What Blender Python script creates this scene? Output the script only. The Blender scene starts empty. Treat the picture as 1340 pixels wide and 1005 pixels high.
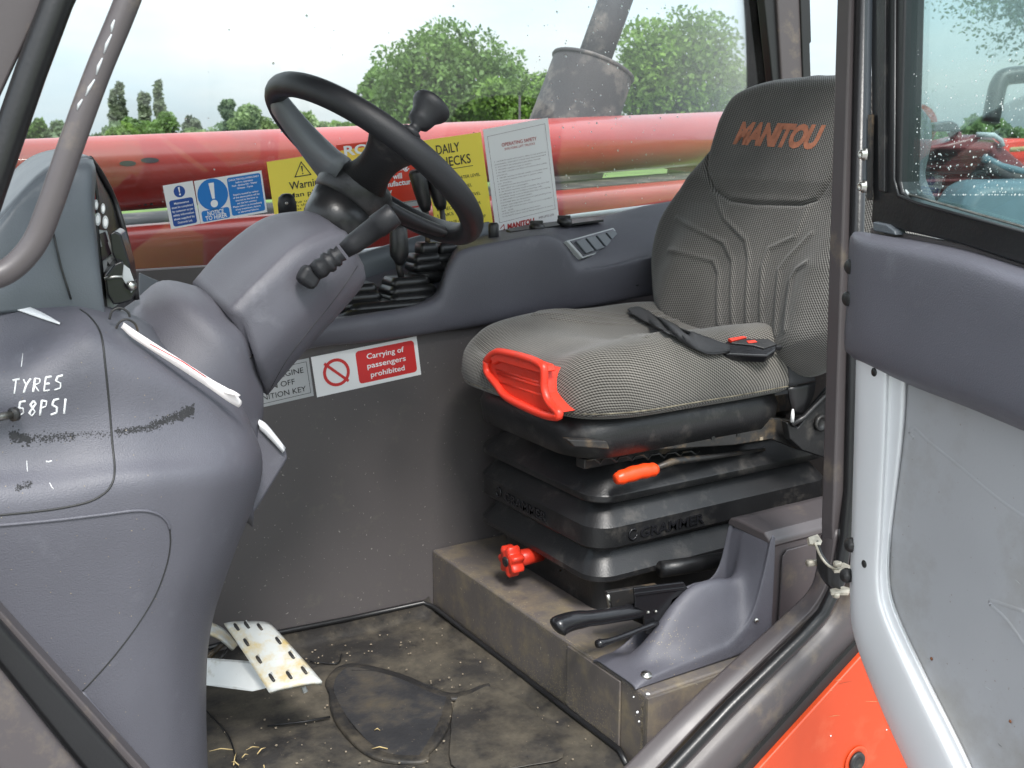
import bpy, bmesh, math, random
import numpy as np
from mathutils import Vector, Matrix
from mathutils.bvhtree import BVHTree
random.seed(4); rng = np.random.default_rng(4)
S = bpy.context.scene
COL = S.collection
R = math.radians

# ------------------------------------------------------------------ camera, sky, sun, exposure
CAMH, FPX, PITCH, YAW = 1.12, 1414.0, R(12.83), R(31.7)
cam_d = bpy.data.cameras.new('camera'); cam = bpy.data.objects.new('camera', cam_d); COL.objects.link(cam)
cam.location = (0, 0, CAMH); cam.rotation_euler = (R(90) - PITCH, 0, -YAW)
cam_d.sensor_width = 36; cam_d.lens = 36 * FPX / 1340; cam_d.clip_start = .05; cam_d.clip_end = 3000
cam_d.dof.use_dof = True; cam_d.dof.focus_distance = 1.85; cam_d.dof.aperture_fstop = 14
S.camera = cam

S.view_settings.view_transform = 'Standard'; S.view_settings.look = 'None'
S.view_settings.gamma = 1; S.view_settings.use_curve_mapping = False
S.view_settings.exposure = 1.48
SUN_EL, SUN_AZ = R(52), R(195)      # azimuth clockwise from +Y
W = bpy.data.worlds.new('World'); S.world = W; W.use_nodes = True
nt = W.node_tree; nt.nodes.clear()
wo = nt.nodes.new('ShaderNodeOutputWorld'); bg = nt.nodes.new('ShaderNodeBackground')
sky = nt.nodes.new('ShaderNodeTexSky'); sky.sky_type = 'NISHITA'; sky.sun_disc = False
sky.sun_elevation = SUN_EL; sky.sun_rotation = SUN_AZ; sky.air_density = 1.3; sky.dust_density = 2.5
tc = nt.nodes.new('ShaderNodeTexCoord'); mp = nt.nodes.new('ShaderNodeMapping'); mp.inputs['Scale'].default_value = (1, 1, 3.5)
nz = nt.nodes.new('ShaderNodeTexNoise'); nz.inputs['Scale'].default_value = 1.6; nz.inputs['Detail'].default_value = 7; nz.inputs['Roughness'].default_value = .55
cr_ = nt.nodes.new('ShaderNodeValToRGB'); cr_.color_ramp.elements[0].position = .36; cr_.color_ramp.elements[1].position = .62
cr_.color_ramp.elements[0].color = (.62, .62, .62, 1)
mx = nt.nodes.new('ShaderNodeMixRGB'); mx.inputs['Color2'].default_value = (6.6, 6.9, 7.2, 1)
nt.links.new(tc.outputs['Generated'], mp.inputs['Vector']); nt.links.new(mp.outputs['Vector'], nz.inputs['Vector'])
nt.links.new(nz.outputs['Fac'], cr_.inputs['Fac']); nt.links.new(cr_.outputs['Color'], mx.inputs['Fac'])
nt.links.new(sky.outputs['Color'], mx.inputs['Color1'])
cw = nt.nodes.new('ShaderNodeMixRGB'); cw.inputs['Color1'].default_value = (5.8, 7.0, 7.8, 1); cw.inputs['Color2'].default_value = (7.8, 8.0, 8.1, 1)   # thin blue-grey to thick white cloud
nz2 = nt.nodes.new('ShaderNodeTexNoise'); nz2.inputs['Scale'].default_value = 2.3; nz2.inputs['Detail'].default_value = 6
nt.links.new(mp.outputs['Vector'], nz2.inputs['Vector']); r2_ = nt.nodes.new('ShaderNodeMapRange'); r2_.inputs['From Min'].default_value = .40; r2_.inputs['From Max'].default_value = .60
nt.links.new(nz2.outputs['Fac'], r2_.inputs['Value']); nt.links.new(r2_.outputs['Result'], cw.inputs['Fac']); nt.links.new(cw.outputs['Color'], mx.inputs['Color2'])
sx = nt.nodes.new('ShaderNodeSeparateXYZ'); nt.links.new(tc.outputs['Generated'], sx.inputs['Vector'])
el = nt.nodes.new('ShaderNodeMapRange'); el.inputs['To Min'].default_value = .47; el.inputs['To Max'].default_value = 1.75
nt.links.new(sx.outputs['Z'], el.inputs['Value']); vs = nt.nodes.new('ShaderNodeVectorMath'); vs.operation = 'SCALE'
nt.links.new(mx.outputs['Color'], vs.inputs[0]); nt.links.new(el.outputs['Result'], vs.inputs['Scale']); nt.links.new(vs.outputs['Vector'], bg.inputs['Color'])
bg.inputs['Strength'].default_value = .10
nt.links.new(bg.outputs['Background'], wo.inputs['Surface'])
sd = bpy.data.lights.new('sun', 'SUN'); sd.energy = 1.5; sd.angle = R(14); sd.color = (1, .965, .92)
sun = bpy.data.objects.new('sun', sd); COL.objects.link(sun)
sdir = Vector((math.sin(SUN_AZ) * math.cos(SUN_EL), math.cos(SUN_AZ) * math.cos(SUN_EL), math.sin(SUN_EL)))
sun.rotation_euler = sdir.to_track_quat('Z', 'Y').to_euler(); sun.location = sdir * 20
S.cycles.use_denoising = True; S.cycles.max_bounces = 8; S.cycles.diffuse_bounces = 4
S.cycles.transparent_max_bounces = 16; S.cycles.sample_clamp_indirect = 6; S.cycles.caustics_refractive = False; S.cycles.caustics_reflective = False

# ------------------------------------------------------------------ measuring helpers
_f = Vector((math.sin(YAW) * math.cos(PITCH), math.cos(YAW) * math.cos(PITCH), -math.sin(PITCH)))
_r = Vector((math.cos(YAW), -math.sin(YAW), 0)); _u = _r.cross(_f); CAM = Vector((0, 0, CAMH))
def ray(px, py): return _f + _r * ((px - 670) / FPX) + _u * ((502.5 - py) / FPX)
def Y(px, py, y): d = ray(px, py); return CAM + d * (y / d.y)
def X(px, py, x): d = ray(px, py); return CAM + d * (x / d.x)
def Z(px, py, z): d = ray(px, py); return CAM + d * ((z - CAMH) / d.z)
def DD(px, py, D): return CAM + ray(px, py) * D
def onplane(px, py, P0, n):
    d = ray(px, py); return CAM + d * ((Vector(P0) - CAM).dot(n) / d.dot(n))
def PY(y): return lambda px, py: Y(px, py, y)

# ------------------------------------------------------------------ materials
def new_mat(name):
    m = bpy.data.materials.new(name); m.use_nodes = True
    return m, m.node_tree, m.node_tree.nodes['Principled BSDF']
def mat(name, col, rough=.5, metal=0, grain=0, gscale=900, var=.12, vscale=6, dirt=None, dirt_amt=.5, dirt_scale=7, coat=0, spec=.5, speck=None):
    m, t, b = new_mat(name); N = t.nodes; L = t.links
    b.inputs['Metallic'].default_value = metal; b.inputs['Coat Weight'].default_value = coat
    b.inputs['Specular IOR Level'].default_value = spec
    c = N.new('ShaderNodeTexCoord')
    n1 = N.new('ShaderNodeTexNoise'); n1.inputs['Scale'].default_value = vscale; n1.inputs['Detail'].default_value = 6
    L.new(c.outputs['Object'], n1.inputs['Vector'])
    mr = N.new('ShaderNodeMapRange'); mr.inputs['From Min'].default_value = .3; mr.inputs['From Max'].default_value = .7
    mr.inputs['To Min'].default_value = 1 - var; mr.inputs['To Max'].default_value = 1 + var
    L.new(n1.outputs['Fac'], mr.inputs['Value'])
    mm = N.new('ShaderNodeVectorMath'); mm.operation = 'SCALE'; mm.inputs[0].default_value = col[:3]
    L.new(mr.outputs['Result'], mm.inputs['Scale']); out = mm.outputs['Vector']
    if dirt:
        n2 = N.new('ShaderNodeTexNoise'); n2.inputs['Scale'].default_value = dirt_scale; n2.inputs['Detail'].default_value = 9; n2.inputs['Roughness'].default_value = .68
        L.new(c.outputs['Object'], n2.inputs['Vector'])
        r2 = N.new('ShaderNodeMapRange'); r2.inputs['From Min'].default_value = .62 - dirt_amt * .3; r2.inputs['From Max'].default_value = .78 - dirt_amt * .2
        L.new(n2.outputs['Fac'], r2.inputs['Value'])
        mi = N.new('ShaderNodeMixRGB'); mi.inputs['Color2'].default_value = (*dirt, 1)
        L.new(r2.outputs['Result'], mi.inputs['Fac']); L.new(out, mi.inputs['Color1']); out = mi.outputs['Color']
    if speck:
        n4 = N.new('ShaderNodeTexNoise'); n4.inputs['Scale'].default_value = 170; n4.inputs['Detail'].default_value = 2
        L.new(c.outputs['Object'], n4.inputs['Vector'])
        r4 = N.new('ShaderNodeMapRange'); r4.inputs['From Min'].default_value = .72; r4.inputs['From Max'].default_value = .76
        L.new(n4.outputs['Fac'], r4.inputs['Value'])
        m4 = N.new('ShaderNodeMixRGB'); m4.inputs['Color2'].default_value = (*speck, 1)
        L.new(r4.outputs['Result'], m4.inputs['Fac']); L.new(out, m4.inputs['Color1']); out = m4.outputs['Color']
    L.new(out, b.inputs['Base Color'])
    rr = N.new('ShaderNodeMapRange'); rr.inputs['To Min'].default_value = max(0, rough - .09); rr.inputs['To Max'].default_value = min(1, rough + .09)
    n3 = N.new('ShaderNodeTexNoise'); n3.inputs['Scale'].default_value = vscale * 3; n3.inputs['Detail'].default_value = 5
    L.new(c.outputs['Object'], n3.inputs['Vector']); L.new(n3.outputs['Fac'], rr.inputs['Value']); L.new(rr.outputs['Result'], b.inputs['Roughness'])
    if grain:
        g = N.new('ShaderNodeTexNoise'); g.inputs['Scale'].default_value = gscale; g.inputs['Detail'].default_value = 2
        L.new(c.outputs['Object'], g.inputs['Vector'])
        bp = N.new('ShaderNodeBump'); bp.inputs['Strength'].default_value = grain; bp.inputs['Distance'].default_value = .0012
        L.new(g.outputs['Fac'], bp.inputs['Height']); L.new(bp.outputs['Normal'], b.inputs['Normal'])
    return m
def fabric(name, dark, light, rot=(0, 0, 0), per=.0046):
    m, t, b = new_mat(name); N = t.nodes; L = t.links
    c = N.new('ShaderNodeTexCoord'); hs = []
    for k, (ang, p) in enumerate(((rot, per), ((rot[0], rot[1], rot[2] + R(67)), per * 1.15))):
        mpn = N.new('ShaderNodeMapping'); mpn.inputs['Rotation'].default_value = ang
        w = N.new('ShaderNodeTexWave'); w.inputs['Scale'].default_value = .314 / p; w.inputs['Distortion'].default_value = .5; w.inputs['Detail Scale'].default_value = 40
        L.new(c.outputs['UV'], mpn.inputs['Vector']); L.new(mpn.outputs['Vector'], w.inputs['Vector']); hs.append(w.outputs['Fac'])
    ad = N.new('ShaderNodeMath'); ad.operation = 'MULTIPLY_ADD'; ad.inputs[1].default_value = .35
    L.new(hs[1], ad.inputs[0])
    m0 = N.new('ShaderNodeMath'); m0.operation = 'MULTIPLY'; m0.inputs[1].default_value = .65; L.new(hs[0], m0.inputs[0]); L.new(m0.outputs[0], ad.inputs[2])
    rp = N.new('ShaderNodeValToRGB'); rp.color_ramp.elements[0].position = .25; rp.color_ramp.elements[1].position = .75
    rp.color_ramp.elements[0].color = (*dark, 1); rp.color_ramp.elements[1].color = (*light, 1)
    L.new(ad.outputs[0], rp.inputs['Fac'])
    n = N.new('ShaderNodeTexNoise'); n.inputs['Scale'].default_value = 5; n.inputs['Detail'].default_value = 9; L.new(c.outputs['Object'], n.inputs['Vector'])
    mr = N.new('ShaderNodeMapRange'); mr.inputs['From Min'].default_value = .3; mr.inputs['From Max'].default_value = .7; mr.inputs['To Min'].default_value = .72; mr.inputs['To Max'].default_value = 1.25
    L.new(n.outputs['Fac'], mr.inputs['Value'])
    sc = N.new('ShaderNodeVectorMath'); sc.operation = 'SCALE'; L.new(rp.outputs['Color'], sc.inputs[0]); L.new(mr.outputs['Result'], sc.inputs['Scale'])
    L.new(sc.outputs['Vector'], b.inputs['Base Color'])
    b.inputs['Roughness'].default_value = .95; b.inputs['Specular IOR Level'].default_value = .15; b.inputs['Sheen Weight'].default_value = .25
    bp = N.new('ShaderNodeBump'); bp.inputs['Strength'].default_value = .6; bp.inputs['Distance'].default_value = .0012
    L.new(ad.outputs[0], bp.inputs['Height']); L.new(bp.outputs['Normal'], b.inputs['Normal'])
    return m
def glass(name, tint, refl=1.0):
    m = bpy.data.materials.new(name); m.use_nodes = True; t = m.node_tree; N = t.nodes; N.clear(); L = t.links
    o = N.new('ShaderNodeOutputMaterial'); a = N.new('ShaderNodeBsdfTransparent'); a.inputs['Color'].default_value = (*tint, 1)
    g = N.new('ShaderNodeBsdfGlossy'); g.inputs['Roughness'].default_value = .01; fr = N.new('ShaderNodeFresnel'); fr.inputs['IOR'].default_value = 1.45
    mu = N.new('ShaderNodeMath'); mu.operation = 'MULTIPLY'; mu.inputs[1].default_value = refl
    d = N.new('ShaderNodeBsdfDiffuse'); d.inputs['Color'].default_value = (.7, .72, .72, 1)
    c = N.new('ShaderNodeTexCoord'); n = N.new('ShaderNodeTexNoise'); n.inputs['Scale'].default_value = 5; n.inputs['Detail'].default_value = 8
    L.new(c.outputs['Object'], n.inputs['Vector'])
    mr = N.new('ShaderNodeMapRange'); mr.inputs['From Min'].default_value = .4; mr.inputs['From Max'].default_value = .8; mr.inputs['To Min'].default_value = .004; mr.inputs['To Max'].default_value = .035
    L.new(n.outputs['Fac'], mr.inputs['Value'])
    m1 = N.new('ShaderNodeMixShader'); m2 = N.new('ShaderNodeMixShader')
    L.new(mr.outputs['Result'], m1.inputs['Fac']); L.new(a.outputs[0], m1.inputs[1]); L.new(d.outputs[0], m1.inputs[2])
    L.new(fr.outputs[0], mu.inputs[0]); L.new(mu.outputs[0], m2.inputs['Fac']); L.new(m1.outputs[0], m2.inputs[1]); L.new(g.outputs[0], m2.inputs[2])
    L.new(m2.outputs[0], o.inputs['Surface']); return m
def leafmat(name, col, var=.45):
    m, t, b = new_mat(name); N = t.nodes; L = t.links
    c = N.new('ShaderNodeTexCoord'); n = N.new('ShaderNodeTexNoise'); n.inputs['Scale'].default_value = .9; n.inputs['Detail'].default_value = 5
    L.new(c.outputs['Object'], n.inputs['Vector']); rp = N.new('ShaderNodeValToRGB')
    rp.color_ramp.elements[0].position = .3; rp.color_ramp.elements[1].position = .7
    rp.color_ramp.elements[0].color = (*[x * (1 - var) for x in col], 1); rp.color_ramp.elements[1].color = (col[0] * (1 + var * 1.2), col[1] * (1 + var), col[2] * (1 + var * .5), 1)
    L.new(n.outputs['Fac'], rp.inputs['Fac']); L.new(rp.outputs['Color'], b.inputs['Base Color'])
    b.inputs['Roughness'].default_value = .6
    tr = N.new('ShaderNodeBsdfTranslucent'); L.new(rp.outputs['Color'], tr.inputs['Color']); ms = N.new('ShaderNodeMixShader'); ms.inputs['Fac'].default_value = .35
    o = N['Material Output']; L.new(b.outputs[0], ms.inputs[1]); L.new(tr.outputs[0], ms.inputs[2]); L.new(ms.outputs[0], o.inputs['Surface'])
    return m
M = dict(
    plastic=mat('blue_grey_moulded_plastic', (.093, .092, .110), .50, grain=.55, gscale=560, var=.10, vscale=4, dirt=(.125, .125, .145), dirt_amt=.1, dirt_scale=14, speck=None),
    pod=mat('pale_blue_grey_plastic', (.096, .108, .122), .42, grain=.3, gscale=520, var=.05),
    paint=mat('brown_grey_paint', (.074, .064, .066), .40, grain=.08, gscale=260, var=.08, vscale=5, dirt=(.16, .13, .10), dirt_amt=.2, dirt_scale=11),
    wall=mat('dark_wall_lining', (.094, .085, .086), .50, grain=.3, gscale=240, var=.07, vscale=3, dirt=(.12, .11, .10), dirt_amt=.15, dirt_scale=20, speck=(.30, .28, .26)),
    plinth=mat('scuffed_plinth_paint', (.120, .105, .098), .42, grain=.3, gscale=160, var=.12, vscale=7, dirt=(.20, .165, .115), dirt_amt=.5, dirt_scale=16, speck=(.36, .31, .23)),
    mat=mat('dusty_rubber_mat', (.030, .028, .027), .50, grain=.8, gscale=90, var=.3, vscale=9, dirt=(.125, .108, .082), dirt_amt=.66, dirt_scale=5.5, speck=(.25, .20, .14)),
    matblack=mat('clean_rubber_patch', (.034, .034, .037), .42, grain=.6, gscale=120, var=.3, vscale=9, dirt=(.09, .075, .055), dirt_amt=.45, dirt_scale=9, speck=(.22, .18, .13)),
    black=mat('black_moulded_plastic', (.013, .013, .014), .38, grain=.35, gscale=300, var=.2, vscale=9, dirt=(.06, .055, .05), dirt_amt=.25, dirt_scale=18),
    blacksh=mat('black_glossy_grip', (.012, .012, .014), .24, grain=.15, gscale=160, var=.1),
    wheel=mat('steering_wheel_foam', (.015, .0155, .018), .46, spec=.35, grain=.45, gscale=650, var=.12),
    wheelg=mat('grey_spoke_plastic', (.125, .135, .145), .42, grain=.4, gscale=650, var=.08),
    rubber=mat('black_rubber_seal', (.012, .012, .013), .34, grain=.2, gscale=200, var=.2),
    steel=mat('dirty_black_steel', (.022, .021, .021), .45, metal=.0, grain=.4, gscale=120, var=.3, dirt=(.14, .10, .06), dirt_amt=.4, dirt_scale=20),
    chrome=mat('zinc_plated_steel', (.55, .54, .50), .32, metal=1, grain=.1, var=.15, dirt=(.25, .19, .12), dirt_amt=.25, dirt_scale=60),
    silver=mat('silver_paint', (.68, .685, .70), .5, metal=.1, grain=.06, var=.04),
    doorgrey=mat('grey_door_skin', (.33, .33, .345), .45, grain=.12, gscale=200, var=.06, vscale=3, dirt=(.26, .25, .235), dirt_amt=.45, dirt_scale=4, speck=(.24, .22, .20)),
    red=mat('weathered_red_paint', (.30, .020, .014), .38, grain=.08, gscale=60, var=.16, vscale=2.2, dirt=(.24, .030, .022), dirt_amt=.35, dirt_scale=3.5, coat=.35),
    orange=mat('orange_body_paint', (.54, .056, .012), .46, grain=.05, var=.06, speck=(.40, .12, .06), dirt_scale=9, dirt=(.55, .10, .04), dirt_amt=.15),
    redpl=mat('red_orange_plastic', (.72, .042, .020), .38, grain=.25, gscale=250, var=.07, dirt=(.45, .06, .04), dirt_amt=.2, dirt_scale=30),
    orangepl=mat('bright_orange_plastic', (.85, .065, .012), .35, grain=.1, var=.05),
    grey=mat('weathered_grey_steel', (.050, .045, .048), .7, spec=.25, grain=.3, gscale=90, var=.1, vscale=3, dirt=(.2, .17, .15), dirt_amt=.3, dirt_scale=6),
    white=mat('white_sticker', (.84, .84, .84), .38, var=.03),
    yellow=mat('yellow_sticker', (.95, .78, .09), .45, var=.03),
    blue=mat('blue_print', (.010, .20, .60), .42, var=.03), dblue=mat('dark_blue_print', (.012, .075, .34), .42, var=.03),
    redpr=mat('red_print', (.62, .035, .035), .42, var=.03), redpale=mat('red_warning_print', (.72, .045, .015), .42, var=.03),
    dred=mat('dark_red_print', (.42, .02, .02), .5, var=.03), ink=mat('black_print', (.015, .015, .015), .5, var=.02),
    ink2=mat('grey_small_print', (.20, .14, .16), .6, var=.02), palegrey=mat('pale_grey_sticker', (.42, .43, .44), .45, var=.03),
    pedal=mat('worn_white_enamel', (.52, .53, .51), .35, grain=.1, var=.08, vscale=14, dirt=(.50, .38, .16), dirt_amt=.5, dirt_scale=22),
    cream=mat('white_enamel_arm', (.60, .61, .60), .4, var=.06, vscale=14, dirt=(.3, .27, .2), dirt_amt=.2, dirt_scale=30),
    paper=mat('crumpled_white_tag', (.80, .74, .73), .7, var=.06, grain=.5, gscale=60), hem=mat('frayed_hem', (.16, .14, .10), .9, var=.6, vscale=60), straw=mat('dry_straw', (.50, .38, .18), .8, var=.3, vscale=40),
    chalk=mat('chalky_white_marker', (.80, .80, .80), .9, var=.25, vscale=160), scuff=mat('black_scuff', (.020, .020, .022), .8, var=.3, vscale=80),
    beltm=mat('black_webbing', (.030, .031, .034), .75, grain=.7, gscale=700, var=.15), woven=fabric('seat_weave', (.022, .020, .018), (.186, .176, .158), (0, 0, R(-62)), .0052),
    woven2=fabric('backrest_weave', (.026, .025, .024), (.168, .162, .152), (0, 0, R(38)), .0046),
    logo=mat('faded_orange_print', (.44, .17, .10), .9, var=.2, vscale=60, grain=.8, gscale=320),
    tar=mat('pale_tarmac', (.26, .25, .25), .9, grain=.6, gscale=60, var=.12, vscale=2), grass=mat('short_grass', (.075, .135, .022), .9, grain=.8, gscale=25, var=.4, vscale=.35, dirt=(.14, .19, .04), dirt_amt=.5, dirt_scale=2),
    bark=mat('bark', (.10, .08, .06), .9, grain=.8, gscale=20), glass=glass('clear_cab_glass', (.965, .985, .98)), tglass=glass('green_tinted_glass', (.82, .935, .925), .5),
    lcd=mat('dark_display', (.045, .03, .04), .2, var=.05), plate=mat('brushed_face_plate', (.45, .47, .48), .4, var=.05),
    darkred=mat('dark_red_bonnet', (.16, .018, .022), .4, grain=.1, var=.15, vscale=4, coat=.2), teal=mat('blue_grey_tank', (.10, .16, .19), .4, var=.1),
    zinc=mat('dirty_zinc_bracket', (.42, .38, .31), .45, metal=.4, var=.3, vscale=60), ribdark=mat('dark_moulded_rib', (.020, .019, .019), .55, grain=.8, gscale=90, var=.3, vscale=12, dirt=(.09, .075, .055), dirt_amt=.45, dirt_scale=8), rust=mat('rust_spot', (.16, .06, .025), .9, var=.3, vscale=80), dust=mat('dry_mud_flecks', (.27, .225, .165), .95, var=.2, vscale=60),
)
M['cardwhite'] = mat('backlit_white_card', (.86, .86, .86), .4, var=.02)
for k_ in ('cardwhite', 'yellow', 'redpale', 'blue', 'dblue'):
    t_ = M[k_].node_tree; b_ = t_.nodes['Principled BSDF']; tr_ = t_.nodes.new('ShaderNodeBsdfTranslucent'); ms_ = t_.nodes.new('ShaderNodeMixShader'); ms_.inputs['Fac'].default_value = .10
    src = b_.inputs['Base Color'].links[0].from_socket; t_.links.new(src, tr_.inputs['Color']); t_.links.new(b_.outputs[0], ms_.inputs[1]); t_.links.new(tr_.outputs[0], ms_.inputs[2]); t_.links.new(ms_.outputs[0], t_.nodes['Material Output'].inputs['Surface'])
def drop_mat():
    m, t, b = new_mat('rain_drop'); b.inputs['Base Color'].default_value = (.95, .97, .97, 1); b.inputs['Roughness'].default_value = .08
    b.inputs['Transmission Weight'].default_value = .45; b.inputs['IOR'].default_value = 1.33; return m
M['drop'] = drop_mat()

# ------------------------------------------------------------------ building helpers
def tag(o, label=None, cat=None, group=None, kind=None):
    if label: o['label'] = label
    if cat: o['category'] = cat
    if group: o['group'] = group
    if kind: o['kind'] = kind
    return o
def root(name, loc, label, cat, group=None):
    o = bpy.data.objects.new(name, None); COL.objects.link(o); o.location = loc; o.empty_display_size = .05
    o['origin'] = list(loc); return tag(o, label, cat, group)
def world_of(o):
    v = Vector((0, 0, 0))
    while o is not None: v += o.location; o = o.parent
    return v
def link(name, me, m, parent=None, smooth=True, bevel=0, seg=2, solid=0, subsurf=0, kind=None):
    o = bpy.data.objects.new(name, me); COL.objects.link(o)
    if m is not None and not me.materials: me.materials.append(m)
    if smooth: me.shade_smooth()
    if parent is not None:
        o.parent = parent; o.matrix_parent_inverse = Matrix.Translation(-world_of(parent))
    if solid:
        md = o.modifiers.new('thickness', 'SOLIDIFY'); md.thickness = abs(solid); md.offset = 1 if solid > 0 else -1
    if bevel:
        md = o.modifiers.new('bevel', 'BEVEL'); md.width = bevel; md.segments = seg; md.limit_method = 'ANGLE'; md.angle_limit = R(35); md.harden_normals = True
    if subsurf:
        md = o.modifiers.new('sub', 'SUBSURF'); md.levels = md.render_levels = subsurf
    if kind: o['kind'] = kind
    return o
def mk(name, vf, m, parent=None, **k):
    me = bpy.data.meshes.new(name); me.from_pydata([tuple(v) for v in vf[0]], [], [tuple(f) for f in vf[1]]); me.update()
    bm = bmesh.new(); bm.from_mesh(me)
    if not k.pop('keepn', False): bmesh.ops.recalc_face_normals(bm, faces=bm.faces)
    if k.get('solid', 0) < 0:      # open shells: outer side is the one seen through the door, thickness goes behind it
        if sum((f.normal.dot(CAM - f.calc_center_median()) > 0) * f.calc_area() - (f.normal.dot(CAM - f.calc_center_median()) < 0) * f.calc_area() for f in bm.faces) < 0: bmesh.ops.reverse_faces(bm, faces=bm.faces)
    bm.to_mesh(me); bm.free()
    return link(name, me, m, parent, **k)
def join(*vfs):
    V, F = [], []
    for v, f in vfs:
        n = len(V); V += [tuple(x) for x in v]; F += [tuple(i + n for i in q) for q in f]
    return V, F
def box(c, s, rot=None):
    c = Vector(c); V = []
    for sx in (-1, 1):
        for sy in (-1, 1):
            for sz in (-1, 1):
                p = Vector((sx * s[0] / 2, sy * s[1] / 2, sz * s[2] / 2))
                if rot is not None: p = rot @ p
                V.append(c + p)
    return V, [(0, 1, 3, 2), (4, 6, 7, 5), (0, 4, 5, 1), (2, 3, 7, 6), (0, 2, 6, 4), (1, 5, 7, 3)]
def bx(x0, x1, y0, y1, z0, z1): return box(((x0 + x1) / 2, (y0 + y1) / 2, (z0 + z1) / 2), (x1 - x0, y1 - y0, z1 - z0))
def crv(P, n=8, closed=False):
    P = np.array([tuple(p) for p in P], float); k = len(P); out = []
    rngk = k if closed else k - 1
    for i in range(rngk):
        if closed: p0, p1, p2, p3 = P[(i - 1) % k], P[i], P[(i + 1) % k], P[(i + 2) % k]
        else:
            p1, p2 = P[i], P[i + 1]; p0 = P[i - 1] if i > 0 else 2 * p1 - p2; p3 = P[i + 2] if i + 2 < k else 2 * p2 - p1
        for j in range(n):
            t = j / n
            out.append(.5 * ((2 * p1) + (-p0 + p2) * t + (2 * p0 - 5 * p1 + 4 * p2 - p3) * t * t + (-p0 + 3 * p1 - 3 * p2 + p3) * t ** 3))
    if not closed: out.append(P[-1])
    return np.array(out)
def net(rows, n=6, m=6):
    """rows of equal length world points -> smooth surface through them"""
    A = np.array([crv(r, n) for r in rows]); B = np.array([crv(A[:, j], m) for j in range(A.shape[1])])   # cols x rows
    nc, nr = B.shape[:2]; V = B.reshape(-1, 3)
    F = [(j * nr + i, (j + 1) * nr + i, (j + 1) * nr + i + 1, j * nr + i + 1) for j in range(nc - 1) for i in range(nr - 1)]
    return [Vector(v) for v in V], F
def frames(P):
    P = [Vector(p) for p in P]; T = []
    for i in range(len(P)):
        T.append((P[min(i + 1, len(P) - 1)] - P[max(i - 1, 0)]).normalized())
    a = Vector((0, 0, 1)) if abs(T[0].z) < .9 else Vector((1, 0, 0))
    Nn = (a - T[0] * a.dot(T[0])).normalized(); out = []
    for t in T:
        Nn = (Nn - t * Nn.dot(t)).normalized(); out.append((t, Nn, t.cross(Nn)))
    return P, out
def tube(P, r, seg=12, flat=1.0, rot=0):
    P, Fr = frames(P); V = []; F = []
    for i, (p, (t, n, b)) in enumerate(zip(P, Fr)):
        rr = r[i] if hasattr(r, '__len__') else r
        for k in range(seg):
            a = 2 * math.pi * k / seg + rot; V.append(p + n * (math.cos(a) * rr) + b * (math.sin(a) * rr * flat))
    for i in range(len(P) - 1):
        for k in range(seg):
            F.append((i * seg + k, i * seg + (k + 1) % seg, (i + 1) * seg + (k + 1) % seg, (i + 1) * seg + k))
    F.append(tuple(range(seg))[::-1]); F.append(tuple((len(P) - 1) * seg + k for k in range(seg)))
    return V, F
def lathe(O, ax, prof, seg=24):
    """prof: (distance along axis, radius)"""
    O = Vector(O); ax = Vector(ax).normalized(); a = Vector((0, 0, 1)) if abs(ax.z) < .9 else Vector((1, 0, 0))
    n = (a - ax * a.dot(ax)).normalized(); b = ax.cross(n); V = []; F = []
    for d, r in prof:
        for k in range(seg):
            t = 2 * math.pi * k / seg; V.append(O + ax * d + (n * math.cos(t) + b * math.sin(t)) * max(r, 1e-5))
    for i in range(len(prof) - 1):
        for k in range(seg): F.append((i * seg + k, i * seg + (k + 1) % seg, (i + 1) * seg + (k + 1) % seg, (i + 1) * seg + k))
    F.append(tuple(range(seg))[::-1]); F.append(tuple((len(prof) - 1) * seg + k for k in range(seg)))
    return V, F
def prism(pts, d):
    """closed polygon (world points) extruded along vector d"""
    n = len(pts); d = Vector(d); P = [Vector(p) for p in pts]
    return P + [p + d for p in P], [tuple(range(n)), tuple(range(2 * n - 1, n - 1, -1))] + [(i, (i + 1) % n, n + (i + 1) % n, n + i) for i in range(n)]
def poly(pxs, fn, d, smooth_n=0):
    P = [fn(*p) for p in pxs]
    if smooth_n: P = [Vector(q) for q in crv(P, smooth_n, True)]
    return prism(P, d)
def loft(secs, cap=True):
    n = len(secs[0]); V = [Vector(p) for s in secs for p in s]; F = []
    for i in range(len(secs) - 1):
        for k in range(n): F.append((i * n + k, i * n + (k + 1) % n, (i + 1) * n + (k + 1) % n, (i + 1) * n + k))
    if cap: F.append(tuple(range(n))[::-1]); F.append(tuple((len(secs) - 1) * n + k for k in range(n)))
    return V, F
def rrect(cx, cy, hx, hy, r, z, seg=5):
    out = []
    for (sx, sy, a0) in ((1, 1, 0), (-1, 1, 90), (-1, -1, 180), (1, -1, 270)):
        for k in range(seg + 1):
            a = R(a0 + 90 * k / seg); out.append(Vector((cx + sx * (hx - r) + r * math.cos(a), cy + sy * (hy - r) + r * math.sin(a), z)))
    return out
def bvh(o):
    dg = bpy.context.evaluated_depsgraph_get(); bpy.context.view_layer.update()
    e = o.evaluated_get(dg); me = e.to_mesh(); mw = o.matrix_world.copy()
    t = BVHTree.FromPolygons([mw @ v.co for v in me.vertices], [tuple(p.vertices) for p in me.polygons]); e.to_mesh_clear(); return t
def drape(tree, pxs, off=.0005):
    out = []
    for q in pxs:
        d = ray(*q).normalized(); h = tree.ray_cast(CAM, d)
        if h[0] is not None:
            n = h[1] if h[1].dot(d) < 0 else -h[1]
            out.append(h[0] + n * off)
    return out
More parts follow.
